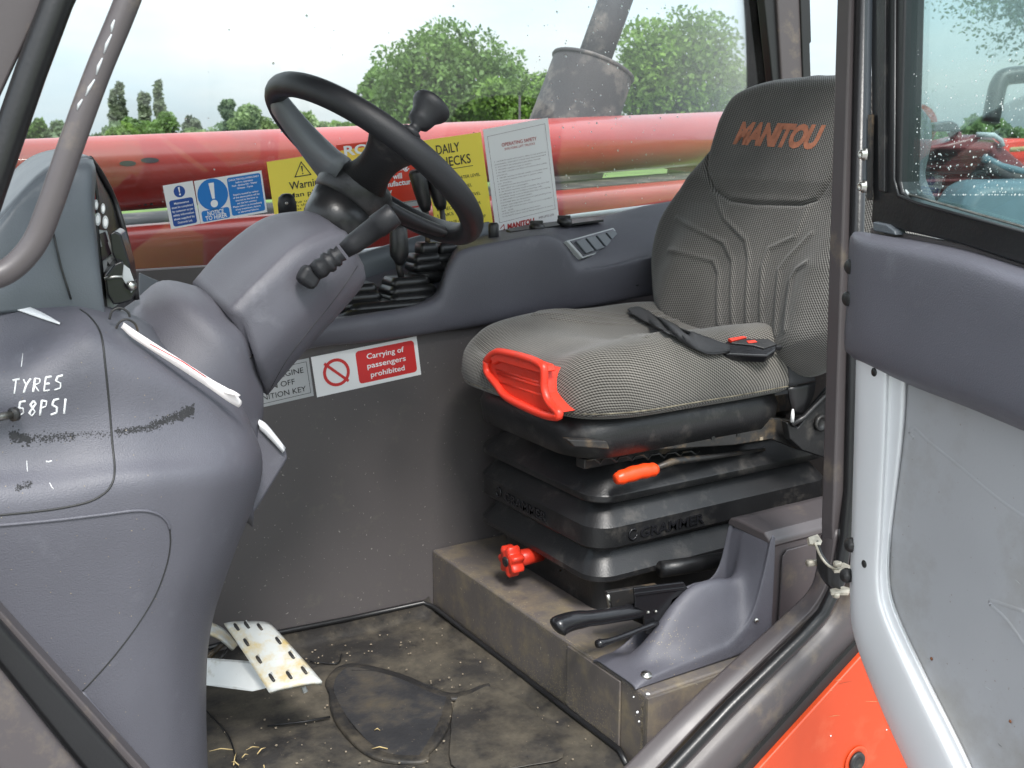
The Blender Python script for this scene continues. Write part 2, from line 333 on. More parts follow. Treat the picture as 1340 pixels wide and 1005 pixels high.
def text_vf(s, align='LEFT', shear=0, bold=0, spacing=1.0):
    c = bpy.data.curves.new('t', 'FONT'); c.body = s; c.align_x = align; c.shear = shear; c.offset = bold; c.space_character = spacing; c.resolution_u = 3
    o = bpy.data.objects.new('t', c); COL.objects.link(o); dg = bpy.context.evaluated_depsgraph_get()
    me = o.evaluated_get(dg).to_mesh()
    V = np.array([v.co[:] for v in me.vertices]).reshape(-1, 3); F = [tuple(p.vertices) for p in me.polygons]
    o.evaluated_get(dg).to_mesh_clear(); bpy.data.objects.remove(o); bpy.data.curves.remove(c)
    return V, F
class Board:
    """flat sign: TL, TR, BL world corners; content placed in fractions"""
    def __init__(s, name, TL, TR, BL, m, label, cat, th=.0012, group=None, parent=None):
        s.O, s.U, s.D = TL, TR - TL, BL - TL; s.w = s.U.length; s.h = s.D.length
        s.n = s.U.cross(s.D).normalized()
        if s.n.dot(CAM - TL) < 0: s.n = -s.n
        pts = [s.p(0, 0), s.p(1, 0), s.p(1, 1), s.p(0, 1)]
        s.o = mk(name, prism([p - s.n * th for p in pts], s.n * th), m, parent, smooth=False)
        if label: tag(s.o, label, cat, group)
        s.k = 0; s.lay = {}
    def p(s, u, v, z=0): return s.O + s.U * u + s.D * v + s.n * z
    def add(s, key, vf, z=None):
        s.lay.setdefault(key, []).append(vf)
    def rect(s, key, u0, v0, u1, v1, z=.0004, rad=0):
        if rad:
            r = rad; P = []
            for (cu, cv, a0) in ((u1, v0, 270), (u1, v1, 0), (u0, v1, 90), (u0, v0, 180)):
                su = -1 if cu == u1 else 1; sv = -1 if cv == v1 else 1
                ru, rv = r / s.w, r / s.h
                for k in range(5):
                    a = R(a0 + 90 * k / 4); P.append(s.p(cu + su * ru + ru * math.cos(a), cv + sv * rv + rv * math.sin(a), z))
        else: P = [s.p(u0, v0, z), s.p(u1, v0, z), s.p(u1, v1, z), s.p(u0, v1, z)]
        s.add(key, (P, [tuple(range(len(P)))]))
    def line(s, key, pts, wd, z=.0006):
        for a, b in zip(pts[:-1], pts[1:]):
            A = Vector((a[0] * s.w, a[1] * s.h)); B = Vector((b[0] * s.w, b[1] * s.h)); t = (B - A).normalized(); q = Vector((-t.y, t.x)) * wd / 2; A -= t * wd / 2; B += t * wd / 2
            s.add(key, ([s.p(x.x / s.w, x.y / s.h, z) for x in (A + q, B + q, B - q, A - q)], [(0, 1, 2, 3)]))
    def disc(s, key, u, v, r, z=.0006, r_in=0):
        n = 28; V = []; F = []
        for k in range(n):
            a = 2 * math.pi * k / n
            V.append(s.p(u + r * math.cos(a) / s.w, v + r * math.sin(a) / s.h, z))
            if r_in: V.append(s.p(u + r_in * math.cos(a) / s.w, v + r_in * math.sin(a) / s.h, z))
        F = [tuple((2 * k, 2 * ((k + 1) % n), 2 * ((k + 1) % n) + 1, 2 * k + 1)) for k in range(n)] if r_in else [tuple(range(n))]
        s.add(key, (V, F))
    def shape(s, key, pts, z=.0009): s.add(key, ([s.p(u, v, z) for u, v in pts], [tuple(range(len(pts)))]))
    def text(s, key, st, u, v, hgt, width=None, align='L', bold=0, shear=0, z=.0009):
        V, F = text_vf(st, bold=bold, shear=shear)
        if not len(V): return
        sc = hgt * s.h / .72; x0, x1 = V[:, 0].min(), V[:, 0].max(); sx = sc
        if width: sx = width * s.w / max(x1 - x0, 1e-6)
        wd = (x1 - x0) * sx; ox = {'L': 0, 'C': -wd / 2, 'R': -wd}[align]
        P = [s.p(u + (ox + (x - x0) * sx) / s.w, v - y * sc / s.h, z) for x, y, _ in V]
        s.add(key, (P, F))
    def done(s, mats, names=None):
        for key, l in s.lay.items():
            o = mk({'txt': 'lettering'}.get(key, key), join(*l), mats[key], s.o, smooth=False, keepn=True)
# ------------------------------------------------------------------ the ground and far scenery
GZ = -.85
def sheet(name, x0, x1, y0, y1, z, m, n=1):
    return tag(mk(name, ([(x0, y0, z), (x1, y0, z), (x1, y1, z), (x0, y1, z)], [(0, 1, 2, 3)]), m, smooth=False), kind='structure')
sheet('ground', -900, 900, -900, 900, GZ, M['grass'])
sheet('yard', -14, 16, -9, 5.5, GZ + .006, M['tar'])
# lane crossing the field, seen between the two red tubes
la = mk('lane', ([(-40, 11.0, GZ + .010), (60, 5.8, GZ + .010), (60, 8.2, GZ + .010), (-40, 15.5, GZ + .010)], [(0, 1, 2, 3)]), M['tar'], smooth=False); la['kind'] = 'structure'

def leaves(centers, size, jit=.35):
    n = len(centers); c = np.asarray(centers); a = rng.normal(size=(n, 3)); a /= np.linalg.norm(a, axis=1)[:, None]
    b = rng.normal(size=(n, 3)); b -= a * (a * b).sum(1)[:, None]; b /= np.linalg.norm(b, axis=1)[:, None]
    s = size * (1 + jit * rng.normal(size=n))[:, None].clip(.4, 2)
    V = np.stack([c - a * s, c + b * s * .55, c + a * s, c - b * s * .55], 1).reshape(-1, 3)
    me = bpy.data.meshes.new('leaves'); me.vertices.add(4 * n); me.vertices.foreach_set('co', V.ravel())
    me.loops.add(4 * n); me.loops.foreach_set('vertex_index', np.arange(4 * n)); me.polygons.add(n)
    me.polygons.foreach_set('loop_start', np.arange(0, 4 * n, 4)); me.polygons.foreach_set('loop_total', np.full(n, 4)); me.update(); me.validate(); return me
LM = dict(fresh=leafmat('fresh_green_leaves', (.125, .225, .038)), mid=leafmat('green_leaves', (.10, .185, .045)), dark=leafmat('hazed_dark_leaves', (.12, .18, .10)),
          far=leafmat('hazed_far_leaves', (.17, .25, .11)), grey=leafmat('hazed_grey_green_leaves', (.15, .19, .14)))  # dark, far and grey tones paled: window haze painted into the leaves
def tree(px, ytop, ybase_px, wpx, dist, kind, label, n=9000, leaf=None, blobs=26, cat='tree', group=None, name='broadleaf_tree', shape='round', base_frac=.12):
    """crown spans ytop..ybase_px and width wpx in the photo, standing dist metres away on the ground"""
    top = DD(px, ytop, dist); bot = DD(px, ybase_px, dist); base = Vector((top.x, top.y, GZ)); hw = wpx / 2 / FPX * dist
    z0, z1 = max(GZ + .3, bot.z), top.z; hh = (z1 - z0) / 2; zc = (z0 + z1) / 2
    r = root(name, base, label, cat, group)
    bl = []
    for i in range(blobs):
        while True:
            q = rng.uniform(-1, 1, 3)
            if np.linalg.norm(q) < 1: break
        if shape == 'round': q = q / max(np.linalg.norm(q), .01) * rng.uniform(.35, .86); rad = rng.uniform(.24, .40) * min(hw, hh) * 1.12
        else:
            q[:2] *= (1 - abs(q[2]) ** 2.2) * .6; rad = rng.uniform(.40, .70) * hw
        bl.append((q * [hw * .84, hw * .84, hh * .86] + [base.x, base.y, zc], rad))
    w = np.array([b[1] ** 2 for b in bl]); w /= w.sum(); idx = rng.choice(len(bl), n, p=w)
    d = rng.normal(size=(n, 3)); d /= np.linalg.norm(d, axis=1)[:, None]; rr = rng.uniform(.45, 1.08, n) ** .6
    cen = np.array([b[0] for b in bl])[idx] + d * (np.array([b[1] for b in bl])[idx] * rr)[:, None] * ([1, 1, .85] if shape == 'round' else [1, 1, 1.5])
    link('crown', leaves(cen, leaf or dist * .0024), LM[kind], r, smooth=False)
    tp = Vector((base.x, base.y, zc + hh * .3)); tr = [tube([base, base.lerp(tp, .5), tp], [hw * .10 + .05, hw * .07, hw * .03], 8)]
    for i in range(0, len(bl), 3):
        q = Vector(bl[i][0]); s0 = base.lerp(tp, .45 + .1 * (i % 4)); tr.append(tube([s0, s0.lerp(q, .5) + Vector((0, 0, hh * .06)), q], [hw * .035, hw * .025, hw * .01], 5))
    mk('trunk', join(*tr), M['bark'], r)
    return r
tree(588, 24, 205, 262, 62, 'mid', 'tall round broadleaf tree seen just above the steering wheel knob', 26000, blobs=95)
tree(492, 80, 200, 84, 70, 'mid', 'smaller tree on the left flank of the tall round tree', 4500, blobs=14)
tree(690, 80, 205, 150, 58, 'fresh', 'low bushy tree between the tall round tree and the grey exhaust', 12000, blobs=44)
tree(893, 2, 205, 250, 44, 'fresh', 'bright green tree right of the grey exhaust pipe, its top cut by the picture edge', 28000, blobs=100)
tree(965, 70, 200, 80, 50, 'mid', 'lower tree beside the bright green tree, close to the seat headrest', 5000, blobs=18)
for px, yt, w, lb in ((147, 110, 15, 'shortest poplar of the row, partly behind the grey grab rail'), (155, 99, 14, 'slim poplar second from the left of the row'), (187, 104, 17, 'poplar standing alone in the middle of the row'), (206, 100, 17, 'rightmost poplar of the row')):
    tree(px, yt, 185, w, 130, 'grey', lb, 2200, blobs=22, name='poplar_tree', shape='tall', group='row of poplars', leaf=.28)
for a in ((36, 150, 200, 84, 95, 'mid', 'dark broad tree at the left edge beside the black door seal'), (84, 158, 200, 60, 95, 'dark', 'low dark tree between the left edge tree and the grab rail'),
          (98, 148, 196, 30, 100, 'dark', 'small pointed tree hidden partly by the grab rail'), (190, 143, 205, 125, 85, 'mid', 'wide rounded bush in front of the poplars'),
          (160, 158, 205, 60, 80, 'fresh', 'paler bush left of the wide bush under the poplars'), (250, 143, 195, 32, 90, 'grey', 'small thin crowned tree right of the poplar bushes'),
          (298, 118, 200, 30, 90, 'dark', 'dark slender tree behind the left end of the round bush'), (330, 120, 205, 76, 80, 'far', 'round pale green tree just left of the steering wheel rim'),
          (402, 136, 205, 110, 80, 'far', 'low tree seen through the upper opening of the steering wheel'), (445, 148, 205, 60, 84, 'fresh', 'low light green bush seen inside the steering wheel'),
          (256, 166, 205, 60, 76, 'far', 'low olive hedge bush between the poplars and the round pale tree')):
    tree(*a, n=5200, blobs=18, leaf=.16)
for k, (x, yy, w) in enumerate(((700, 190, 330), (880, 196, 260), (380, 172, 400), (130, 172, 330))):
    tree(x, yy, 222, w, 74 + 3 * k, 'fresh' if k < 2 else 'dark', ['low hedge under the grey exhaust', 'low hedge seen below the red tube beside the seat', 'long hedge behind the steering wheel', 'long hedge behind the instrument pod'][k], 9000, blobs=90, cat='hedge', name='hedge')
tree(1440, -250, 100, 470, 15, 'dark', 'overhanging dark tree seen through the tinted door window', 34000, leaf=.032, blobs=130)
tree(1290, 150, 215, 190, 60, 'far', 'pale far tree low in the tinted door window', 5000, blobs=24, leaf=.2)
tree(1225, 168, 205, 60, 55, 'fresh', 'light green bush under the raised mirror in the door window', 3000, blobs=12, leaf=.2)
wc = np.array([[*(DD(px, 190, 110 + rng.uniform(-8, 8)))[:2], GZ + abs(rng.normal()) * 2.2 + rng.uniform(0, 3.2) * (1 + .6 * math.sin(px * .021))] for px in np.r_[rng.uniform(-1500, -25, 11000), rng.uniform(1400, 3200, 9000)]])
w2 = np.array([[*(DD(px, 190, 105 + rng.uniform(-6, 6)))[:2], rng.uniform(GZ, 1.75 + .55 * math.sin(px * .05) + .4 * math.sin(px * .13 + 1))] for px in rng.uniform(-40, 720, 9000)])
wc = np.r_[wc, w2]
link('far_wood', leaves(wc, .30), LM['dark'], smooth=False, kind='stuff')
pp = DD(680, 125, 30); mk_post = mk('utility_post', tube([(pp.x, pp.y, GZ), pp], .035, 8), M['grey']); tag(mk_post, 'thin grey post in the field left of the exhaust canister', 'post')
# ------------------------------------------------------------------ red boom and engine side beyond the glass
def cyl_between(A, B, ra, rb=None, seg=40): return tube([A, A.lerp(B, .5), B], [ra, (ra + (rb or ra)) / 2, rb or ra], seg)
r = root('lifting_boom', Y(500, 205, 3.35), 'long red telescopic boom tube crossing the view outside the side window', 'boom')
A = Y(-60, 240, 3.0); B = Y(1200, 165, 3.75); A = A + (A - B) * .45
bt = mk('outer_tube', cyl_between(A, B, .094, .110, 64), M['red'], r)
BT = bvh(bt)
for q in ((167, 213, 11), (196, 211, 12)):
    P = drape(BT, [(q[0] + q[2] * math.cos(a), q[1] + 3.6 * math.sin(a) - .07 * (q[0] - 180)) for a in np.linspace(0, 6.283, 16)[:-1]], .0006)
    mk('paint_scar', prism(P, (0, -.0006, 0)), M['grey'], r, smooth=False)
for k in range(6):
    p = Y(158 + k * 8, 267.5 - k * .35, 3.02); mk('bolt_head', lathe(p, (0, 0, -1), [(0, .004), (.006, .004)], 8), M['steel'], r)
C0 = Y(860, 222, 3.55); mk('hose_guard', tube([Y(870, 214, 3.5), Y(920, 219, 3.55), Y(1010, 216, 3.6)], [.02, .03, .03], 12), M['darkred'], r)
r = root('engine_cover', Y(500, 330, 3.0), 'low red engine cover with rounded top edge below the boom', 'bodywork')
def band(ys_list, m, name, parent, pts):  # band of surfaces along x
    return mk(name, net(pts, 6, 6), m, parent, solid=-.01)
ex = lambda ya, yb, d: [Y(-60, ya[0], d) + (Y(-60, ya[0], d) - Y(200, ya[1], d)).normalized() * 1.2, Y(-60, ya[0], d), Y(200, ya[1], d), Y(500, ya[2], d + .05), Y(800, ya[3], d + .12), Y(1150, ya[4], d + .2)]
band(None, M['red'], 'upper_skin', r, [ex((312, 292, 268, 243, 212), 0, 3.0), ex((318, 297, 274, 250, 222), 0, 2.93), ex((335, 312, 288, 262, 236), 0, 2.90), ex((380, 350, 318, 288, 262), 0, 2.90), ex((470, 440, 400, 360, 330), 0, 2.93)])
mk('grey_ledge', prism([Y(-60, 296, 3.3), Y(1150, 206, 3.5), Y(1150, 213, 3.2), Y(-60, 313, 3.0)], (0, 0, -.012)), M['grey'], r, smooth=False, bevel=.002)
mk('pale_pipe', tube([Y(300, 357, 2.75), Y(500, 327, 2.75), Y(640, 300, 2.75), Y(760, 283, 2.75), Y(880, 268, 2.75)], .010, 14), M['palegrey'], r)
mk('side_member', net([[Y(-60, 460, 2.75), Y(300, 366, 2.75), Y(900, 275, 2.75)], [Y(-60, 480, 2.70), Y(300, 385, 2.70), Y(900, 290, 2.70)], [Y(-60, 560, 2.74), Y(300, 470, 2.74), Y(900, 380, 2.74)]], 4, 4), M['darkred'], r, solid=-.008)
en = Board('maker_print', Y(222, 357, 2.885), Y(252, 353, 2.885), Y(224, 378, 2.885), M['red'], None, None, .0004, parent=r)
en.text('txt', 'OUTMAN', 0, .30, .26, .95, bold=.02); en.text('txt', 'safety lifts', .12, .62, .16, .7); en.text('txt', 'ltd hire', .25, .9, .16, .5); en.done({'txt': M['ink']})

r = root('air_intake_stack', Y(740, 250, 3.9), 'weathered grey exhaust canister with slim pipe slanting out of its top', 'exhaust')
E0, E1 = Y(722, 245, 3.9), Y(776, 88, 3.9); ax = (E1 - E0).normalized(); Ln = (E1 - E0).length; rad = 54 / FPX * (E1 - CAM).dot(_f)
can = mk('canister', lathe(E0 - ax * .5, ax, [(0, rad * 1.22), (.35, rad * 1.16), (.5, rad * 1.12), (.5 + Ln * .7, rad * 1.02), (.5 + Ln - .008, rad), (.5 + Ln + .006, rad), (.5 + Ln + .006, rad - .012), (.5 + Ln - .03, rad - .014), (.5 + Ln - .03, .001)], 48), M['grey'], r)
mk('rim', tube([E1 + (Vector((0, 0, 1)).cross(ax).normalized() * math.cos(a) + ax.cross(Vector((0, 0, 1)).cross(ax)).normalized() * math.sin(a)) * rad for a in np.linspace(0, 6.2832, 41)], .009, 8), M['grey'], r)
P0, P1 = Y(762, 120, 3.9), Y(838, -90, 3.9); mk('pipe', tube([P0, P0.lerp(P1, .5), P1], .072, 32), M['grey'], r)
mk('bracket', bx(E0.x - .05, E0.x + .22, 3.8, 4.0, -.2, E0.z - .05), M['steel'], r, smooth=False)
# ------------------------------------------------------------------ the cab shell
YW, YG, YD = 2.18, 2.42, 1.25       # lining, side glass, door plane
tag(mk('floor', bx(-.40, 2.1, 1.27, YW + .02, -.04, -.004), M['steel'], smooth=False), kind='structure')
cab = root('machine_cab', (1.0, 1.7, -.004), 'dark brown grey metal cab shell with lined side wall, posts, roof and bent door frame', 'cab')
mk('side_wall', bx(-.40, 2.05, YW, YW + .02, -.03, .695), M['wall'], cab, smooth=False)
mk('outer_wall', bx(-.40, 2.05, YG - .02, YG + .02, -.3, .84), M['paint'], cab, smooth=False)
mk('rear_wall', bx(2.05, 2.08, 1.28, YG + .02, -.03, .80), M['wall'], cab, smooth=False)
mk('front_wall', bx(-.44, -.40, 1.28, YG + .02, -.03, .60), M['wall'], cab, smooth=False)
mk('roof', bx(-.45, 2.12, 1.20, YG + .06, 1.74, 1.80), M['paint'], cab, smooth=False, bevel=.02)
# rear right post: three stepped faces leaning forward
mk('corner_post', poly([(983, -160), (1016, -160), (1037, 150), (1016, 150)], PY(YG - .03), (0, .03, 0)), M['rubber'], cab, smooth=False, bevel=.004)
mk('corner_post', poly([(1008, -160), (1048, -160), (1055, 150), (1026, 150)], PY(YG - .04), (0, .04, 0)), M['paint'], cab, smooth=False, bevel=.006)
mk('post_seal', poly([(1042, -160), (1056, -160), (1062, 55), (1060, 57), (1063, 150), (1053, 150)], PY(YG - .046), (0, .03, 0)), M['rubber'], cab, smooth=False, bevel=.003)
# rear door post
mk('door_post', poly([(1118, -160), (1130, -160), (1108, 700), (1104, 770), (1092, 770), (1090, 690)], PY(1.23), (0, .028, 0)), M['paint'], cab, smooth=False, bevel=.004)
mk('post_seal', tube([Y(1133, -160, 1.222), Y(1113, 640, 1.222), Y(1107, 705, 1.215), Y(1098, 760, 1.208), Y(1077, 803, 1.206), Y(1048, 835, 1.206), Y(956, 924, 1.206), Y(856, 1030, 1.206), Y(816, 1080, 1.206)], .0115, 16), M['rubber'], cab)
# bent lower frame: inner flange, outer flange
inn = [(1074, 700), (1068, 745), (1056, 775), (1014, 815), (908, 912), (806, 1015), (760, 1068)]
mid = [(1102, 700), (1092, 764), (1072, 802), (1044, 832), (952, 924), (852, 1030), (805, 1080)]
out = [(1132, 700), (1130, 800), (1122, 838), (1086, 876), (1030, 938), (962, 1014), (905, 1076)]
def strip(a, b, ya, ybm, yb, n=5):
    rows = [[Y(*p, ya) for p in a], [Y((p[0] + q[0]) / 2, (p[1] + q[1]) / 2, ybm) for p, q in zip(a, b)], [Y(*q, yb) for q in b]]
    return net(rows, n, 5)
mk('inner_flange', strip(inn, [(x - 8, y - 7) for x, y in mid], 1.262, 1.243, 1.228), M['paint'], cab, solid=-.02)
mk('outer_flange', strip([(x + 8, y + 8) for x, y in mid], out, 1.226, 1.205, 1.212), M['paint'], cab, solid=-.02)
# front lower part of the door frame
mk('frame_lip', poly([(-60, 728), (0, 798), (190, 1008), (240, 1062), (225, 1070), (178, 1015), (0, 815), (-60, 750)], PY(1.255), (0, .05, 0)), M['paint'], cab, smooth=False, bevel=.003)
mk('frame_seal', poly([(-60, 748), (0, 814), (178, 1014), (226, 1069), (180, 1090), (108, 1010), (0, 878), (-60, 806)], PY(1.235), (0, .03, 0)), M['rubber'], cab, smooth=False, bevel=.008)
mk('front_flange', net([[Y(-60, 806, 1.235), Y(0, 876, 1.235), Y(112, 1010, 1.235), Y(180, 1090, 1.235)], [Y(-60, 818, 1.212), Y(0, 888, 1.212), Y(98, 1014, 1.212), Y(165, 1095, 1.212)], [Y(-60, 960, 1.21), Y(-10, 1010, 1.21), Y(40, 1070, 1.21), Y(80, 1120, 1.21)]], 5, 5), M['paint'], cab, solid=-.02)
# front post at the upper left corner and its seal
mk('front_post', poly([(-80, -160), (128, -160), (60, 0), (0, 128), (-80, 290)], PY(1.26), (0, .05, 0)), M['paint'], cab, smooth=False, bevel=.004)
mk('front_post_seal', tube([Y(138, -130, 1.25), Y(76, 0, 1.25), Y(40, 96, 1.25), Y(4, 200, 1.25), Y(-40, 330, 1.25), Y(-70, 420, 1.25)], .0155, 14), M['rubber'], cab)
r = root('grab_handle', Y(0, 362, 1.2), 'bent brown grey tubular grab rail with scraped paint at the left of the door opening', 'grab rail')
hp = crv([Y(222, -150, 1.2), Y(167, 0, 1.2), Y(128, 95, 1.2), Y(93, 190, 1.2), Y(66, 268, 1.2), Y(45, 318, 1.2), Y(14, 352, 1.2), Y(-24, 368, 1.2), Y(-80, 384, 1.2)], 6)
hd = mk('rail', tube(hp, .0128, 20), M['paint'], r); HT = bvh(hd)
for (a, b) in (((150, 26), (146, 42)), ((146, 45), (136, 70)), ((134, 76), (126, 98)), ((124, 104), (112, 126)), ((108, 130), (101, 144))):
    P = drape(HT, [a, ((a[0] + b[0]) / 2 - 1, (a[1] + b[1]) / 2), b], .0002)
    if len(P) > 2: mk('scrape', tube(P, [.0007, .0017, .0006], 6), M['plate'], r)

# side window: pane, lower seal, drops
win = root('side_window', Y(600, 260, YG), 'clear side window pane spotted with raindrops behind the stickers', 'window')
gx = [Y(-160, 0, YG).x, Y(1040, 0, YG).x]
mk('pane', bx(gx[0] - .1, gx[1], YG + .002, YG + .006, .80, 1.74), M['glass'], win, smooth=False)
mk('lower_seal', tube([(gx[0], YG - .004, .812), (.9, YG - .004, .812), (gx[1], YG - .004, .82)], .012, 8), M['rubber'], win)
dv, df = [], []
def droplets(n, sampler, nrm, rmin, rmax):
    V, F = [], []
    for i in range(n):
        c = sampler(); q = rng.uniform(0, 1) ** 2.2; rr = rmin + (rmax - rmin) * q
        a = nrm.orthogonal().normalized(); b = nrm.cross(a); base = len(V)
        st = rng.uniform(.8, 1.5)
        for k in range(6):
            t = k * math.pi / 3; V.append(c + a * (math.cos(t) * rr) + b * (math.sin(t) * rr * (1 if abs(b.z) < .5 else st)))
        for k in range(6):
            t = k * math.pi / 3; V.append(c + (a * math.cos(t) + b * math.sin(t)) * rr * .6 + nrm * rr * .45)
        V.append(c + nrm * rr * .6)
        for k in range(6):
            F.append((base + k, base + (k + 1) % 6, base + 6 + (k + 1) % 6, base + 6 + k)); F.append((base + 6 + k, base + 6 + (k + 1) % 6, base + 12))
    return V, F
def smp():
    u = rng.uniform()
    px = rng.uniform(690, 1000) if u < .80 else rng.uniform(200, 700); py = rng.uniform(0, 270)
    p = Y(px, py, YG + .0062); return p
o = mk('raindrops', droplets(330, smp, Vector((0, 1, 0)), .0010, .0034), M['drop'], win, smooth=True); o['kind'] = 'stuff'

# ------------------------------------------------------------------ stickers on the side glass and wall lining
YS = YG - .004
def sgn(name, TL, TR, BL, m, label, cat='sticker', y=YS, th=.0012): return Board(name, Y(*TL, y), Y(*TR, y), Y(*BL, y), m, label, cat, th)
PM = {'txt': M['ink'], 'border': M['ink'], 'symbol': M['ink'], 'blue_disc': M['blue'], 'blue_panel': M['blue'], 'white_lettering': M['white'], 'red_panel': M['redpr'], 'red_ring': M['redpr'], 'heading': M['dred'],
      'small_print': M['ink2'], 'brand_lettering': M['dred'], 'white_border': M['white'], 'dark_panel': M['dblue'], 'underline': M['ink'], 'white_mark': M['white'], 'red_print': M['redpr']}
# small blue maintenance notice
b = sgn('maintenance_sticker', (213, 243), (252, 236.5), (224, 300), M['cardwhite'], 'small white and dark blue maintenance sticker, leftmost one on the side glass')
b.disc('dark_panel', .5, .19, .0125, z=.0004)
b.shape('white_mark', [(.47, .09), (.53, .09), (.515, .215), (.485, .215)]); b.disc('white_mark', .5, .255, .0022, z=.0009)
b.rect('dark_panel', .10, .36, .90, .96, z=.0004, rad=.005)
for i, s in enumerate(('Maintenance', 'must be completed', 'by customer as per', 'safety information', 'sheet supplied by', 'Outmarsh Ltd.')): b.text('white_lettering', s, .5, .465 + i * .088, .048, (.5 if i in (0, 5) else .70), 'C', bold=.02)
b.done(PM)
b = sgn('notice_sticker', (254, 237), (342, 223), (263, 293), M['cardwhite'], 'white and bright blue sticker reading NOTICE TO HIRER with an exclamation mark')
b.disc('blue_disc', .235, .37, .0345, z=.0004)
b.shape('white_mark', [(.195, .10), (.275, .10), (.255, .47), (.215, .47)]); b.disc('white_mark', .235, .585, .0082, z=.0009)
b.rect('blue_panel', .03, .715, .44, .97, z=.0004, rad=.005)
b.text('white_lettering', 'NOTICE', .235, .84, .105, .24, 'C', bold=.02); b.text('white_lettering', 'TO HIRER', .235, .945, .10, .32, 'C', bold=.02)
b.rect('blue_panel', .47, .05, .975, .95, z=.0004, rad=.005)
for i, (s, w) in enumerate((('CHECK THE FOLLOWING DAILY', .46), ('before operation', .26), ('Fuel - Engine Oil - Water', .38), ('Grease - Tyres', .24), ('', 0), ('Repairs caused by neglect', .38), ('of the above points will be', .40), ('charged to the hirer as', .34), ('per the hire contract.', .30), ('Please inform us immediately', .44), ('of any breakdown, damage', .38), ('or abnormal failures.', .32))):
    if s: b.text('white_lettering', s, .72, .135 + i * .070, .042, w, 'C', bold=.02)
b.done(PM)
b = sgn('man_platform_sticker', (349, 212), (486, 191), (360, 286), M['yellow'], 'yellow sticker with warning triangle about man platforms, partly behind the steering wheel')
b.line('border', [(.235, .335), (.31, .09), (.385, .335), (.235, .335)], .0022); b.shape('symbol', [(.302, .16), (.318, .16), (.314, .26), (.306, .26)]); b.disc('symbol', .31, .295, .0017, z=.0009)
b.text('txt', 'Warning', .17, .545, .14, .32, bold=.012); b.text('txt', 'Man platforms', .15, .69, .085, .52, bold=.008)
for i, (s, w) in enumerate((('The use of a man platform', .66), ('on this forklift truck must', .66), ('not conform with the', .56), ('requirements detailed in', .60), ('Guidance Note PM 28', .50))): b.text('txt', s, .17, .80 + i * .062 * 1.0, .045, w)
b.done(PM)
b = sgn('control_warning_sticker', (440, 190), (548, 178), (450, 275), M['redpale'], 'red warning sticker with white print seen behind the steering wheel spokes')
b.text('white_lettering', 'ROPS', .08, .17, .145, .50, bold=.03)
for s_t, u_, v_, w_ in (('Read before you use', .92, .36, .80), ('before operating.', .84, .50, .72), ('Failure to do so will', .74, .625, .66), ('void the manufacturer', .93, .735, .86), ("'s warranty", .60, .85, .44)): b.text('white_lettering', s_t, u_, v_, .085, w_, 'R', bold=.03)
b.done(PM)
b = sgn('steering_label', (452, 276), (556, 262), (455, 296), M['palegrey'], 'pale strip label below the red warning sticker behind the wheel', th=.001); b.line('red_print', [(.1, .35), (.9, .35)], .004); b.line('red_print', [(.1, .7), (.7, .7)], .003); b.done(PM)
b = sgn('daily_checks_sticker', (553, 184), (629, 173), (574, 324), M['yellow'], 'tall yellow sticker headed DAILY CHECKS behind the control levers')
b.text('txt', 'DAILY', .20, .145, .088, .40, bold=.008); b.text('txt', 'CHECKS', .14, .265, .088, .62, bold=.008); b.line('underline', [(.12, .295), (.78, .295)], .0016)
for i, (s, v, w) in enumerate((('1  RADIATOR WATER LEVEL', .40, .90), ('2  ENGINE OIL LEVEL', .485, .72), ('3  HYDRAULIC OIL LEVEL', .575, .86), ('4  CHECK CIRCUITS FOR', .665, .84), ('    LEAKS', .72, .30), ('5  GREASE ALL POINTS OF', .80, .90), ('6  VISUALLY CHECK', .86, .66), ('7  INSPECT HOSES FOR', .91, .76), ('    DAMAGE', .945, .38), ('8  TYRES', .98, .34))):
    b.text('txt', s, .06, v, .030, w * .92)
b.done(PM)
b = sgn('operating_safety_card', (632, 169.5), (717, 154), (650, 310), M['cardwhite'], 'white card headed OPERATING SAFETY leaning between the levers and the switch panel')
b.line('small_print', [(.05, .07), (.94, .05), (.955, .865), (.07, .875), (.05, .07)], .0008)
b.text('heading', 'OPERATING SAFETY', .245, .185, .033, .54, bold=.006); b.text('heading', 'SITE FORK LIFT TRUCKS', .28, .222, .020, .47, bold=.002)
ls = ['1  ALWAYS travel with load as close to the ground as', '    practicable. DO NOT travel with load extended.', '2  DO NOT tilt load past mast when moved.', '3  AVOID sudden stops or starts.', '4  DO NOT overload truck. Read truck capacity plate carefully.', '    chart.',
      '5  NEVER attempt to handle unsafe or unstable loads.', '6  ALWAYS ensure that load is secure when', '    on forks.', '7  NEVER exceed the maximum rated load.', '8  DO NOT carry passengers.', '9  ALWAYS operate truck smoothly. Be sure that', '    handbrake is on before leaving cab.', '10 AVOID sharp turns at speed, they may cause tipping.', '11 BEWARE of overhead cables.',
      '12 LOWER forks to the ground and apply parking brake', '    when leaving the truck.', '13 DO NOT drive across a slope or turn on gradient', '    at all.', '14 DO NOT lift a man on bare forks.', '15 ALWAYS ensure that all lifting equipment is secure.']
for i, s in enumerate(ls): b.text('small_print', s, .105 + i * .001, .315 + i * .0258, .0105, min(.80, .0172 * len(s)))
b.text('brand_lettering', 'MANITOU', .175, .955, .052, .43, bold=.045, shear=.12); b.line('brand_lettering', [(.07, .93), (.13, .90), (.13, .945), (.09, .955)], .002); b.text('small_print', 'IMPS UPTS LDN', .68, .925, .022, .24)
b.done(PM)
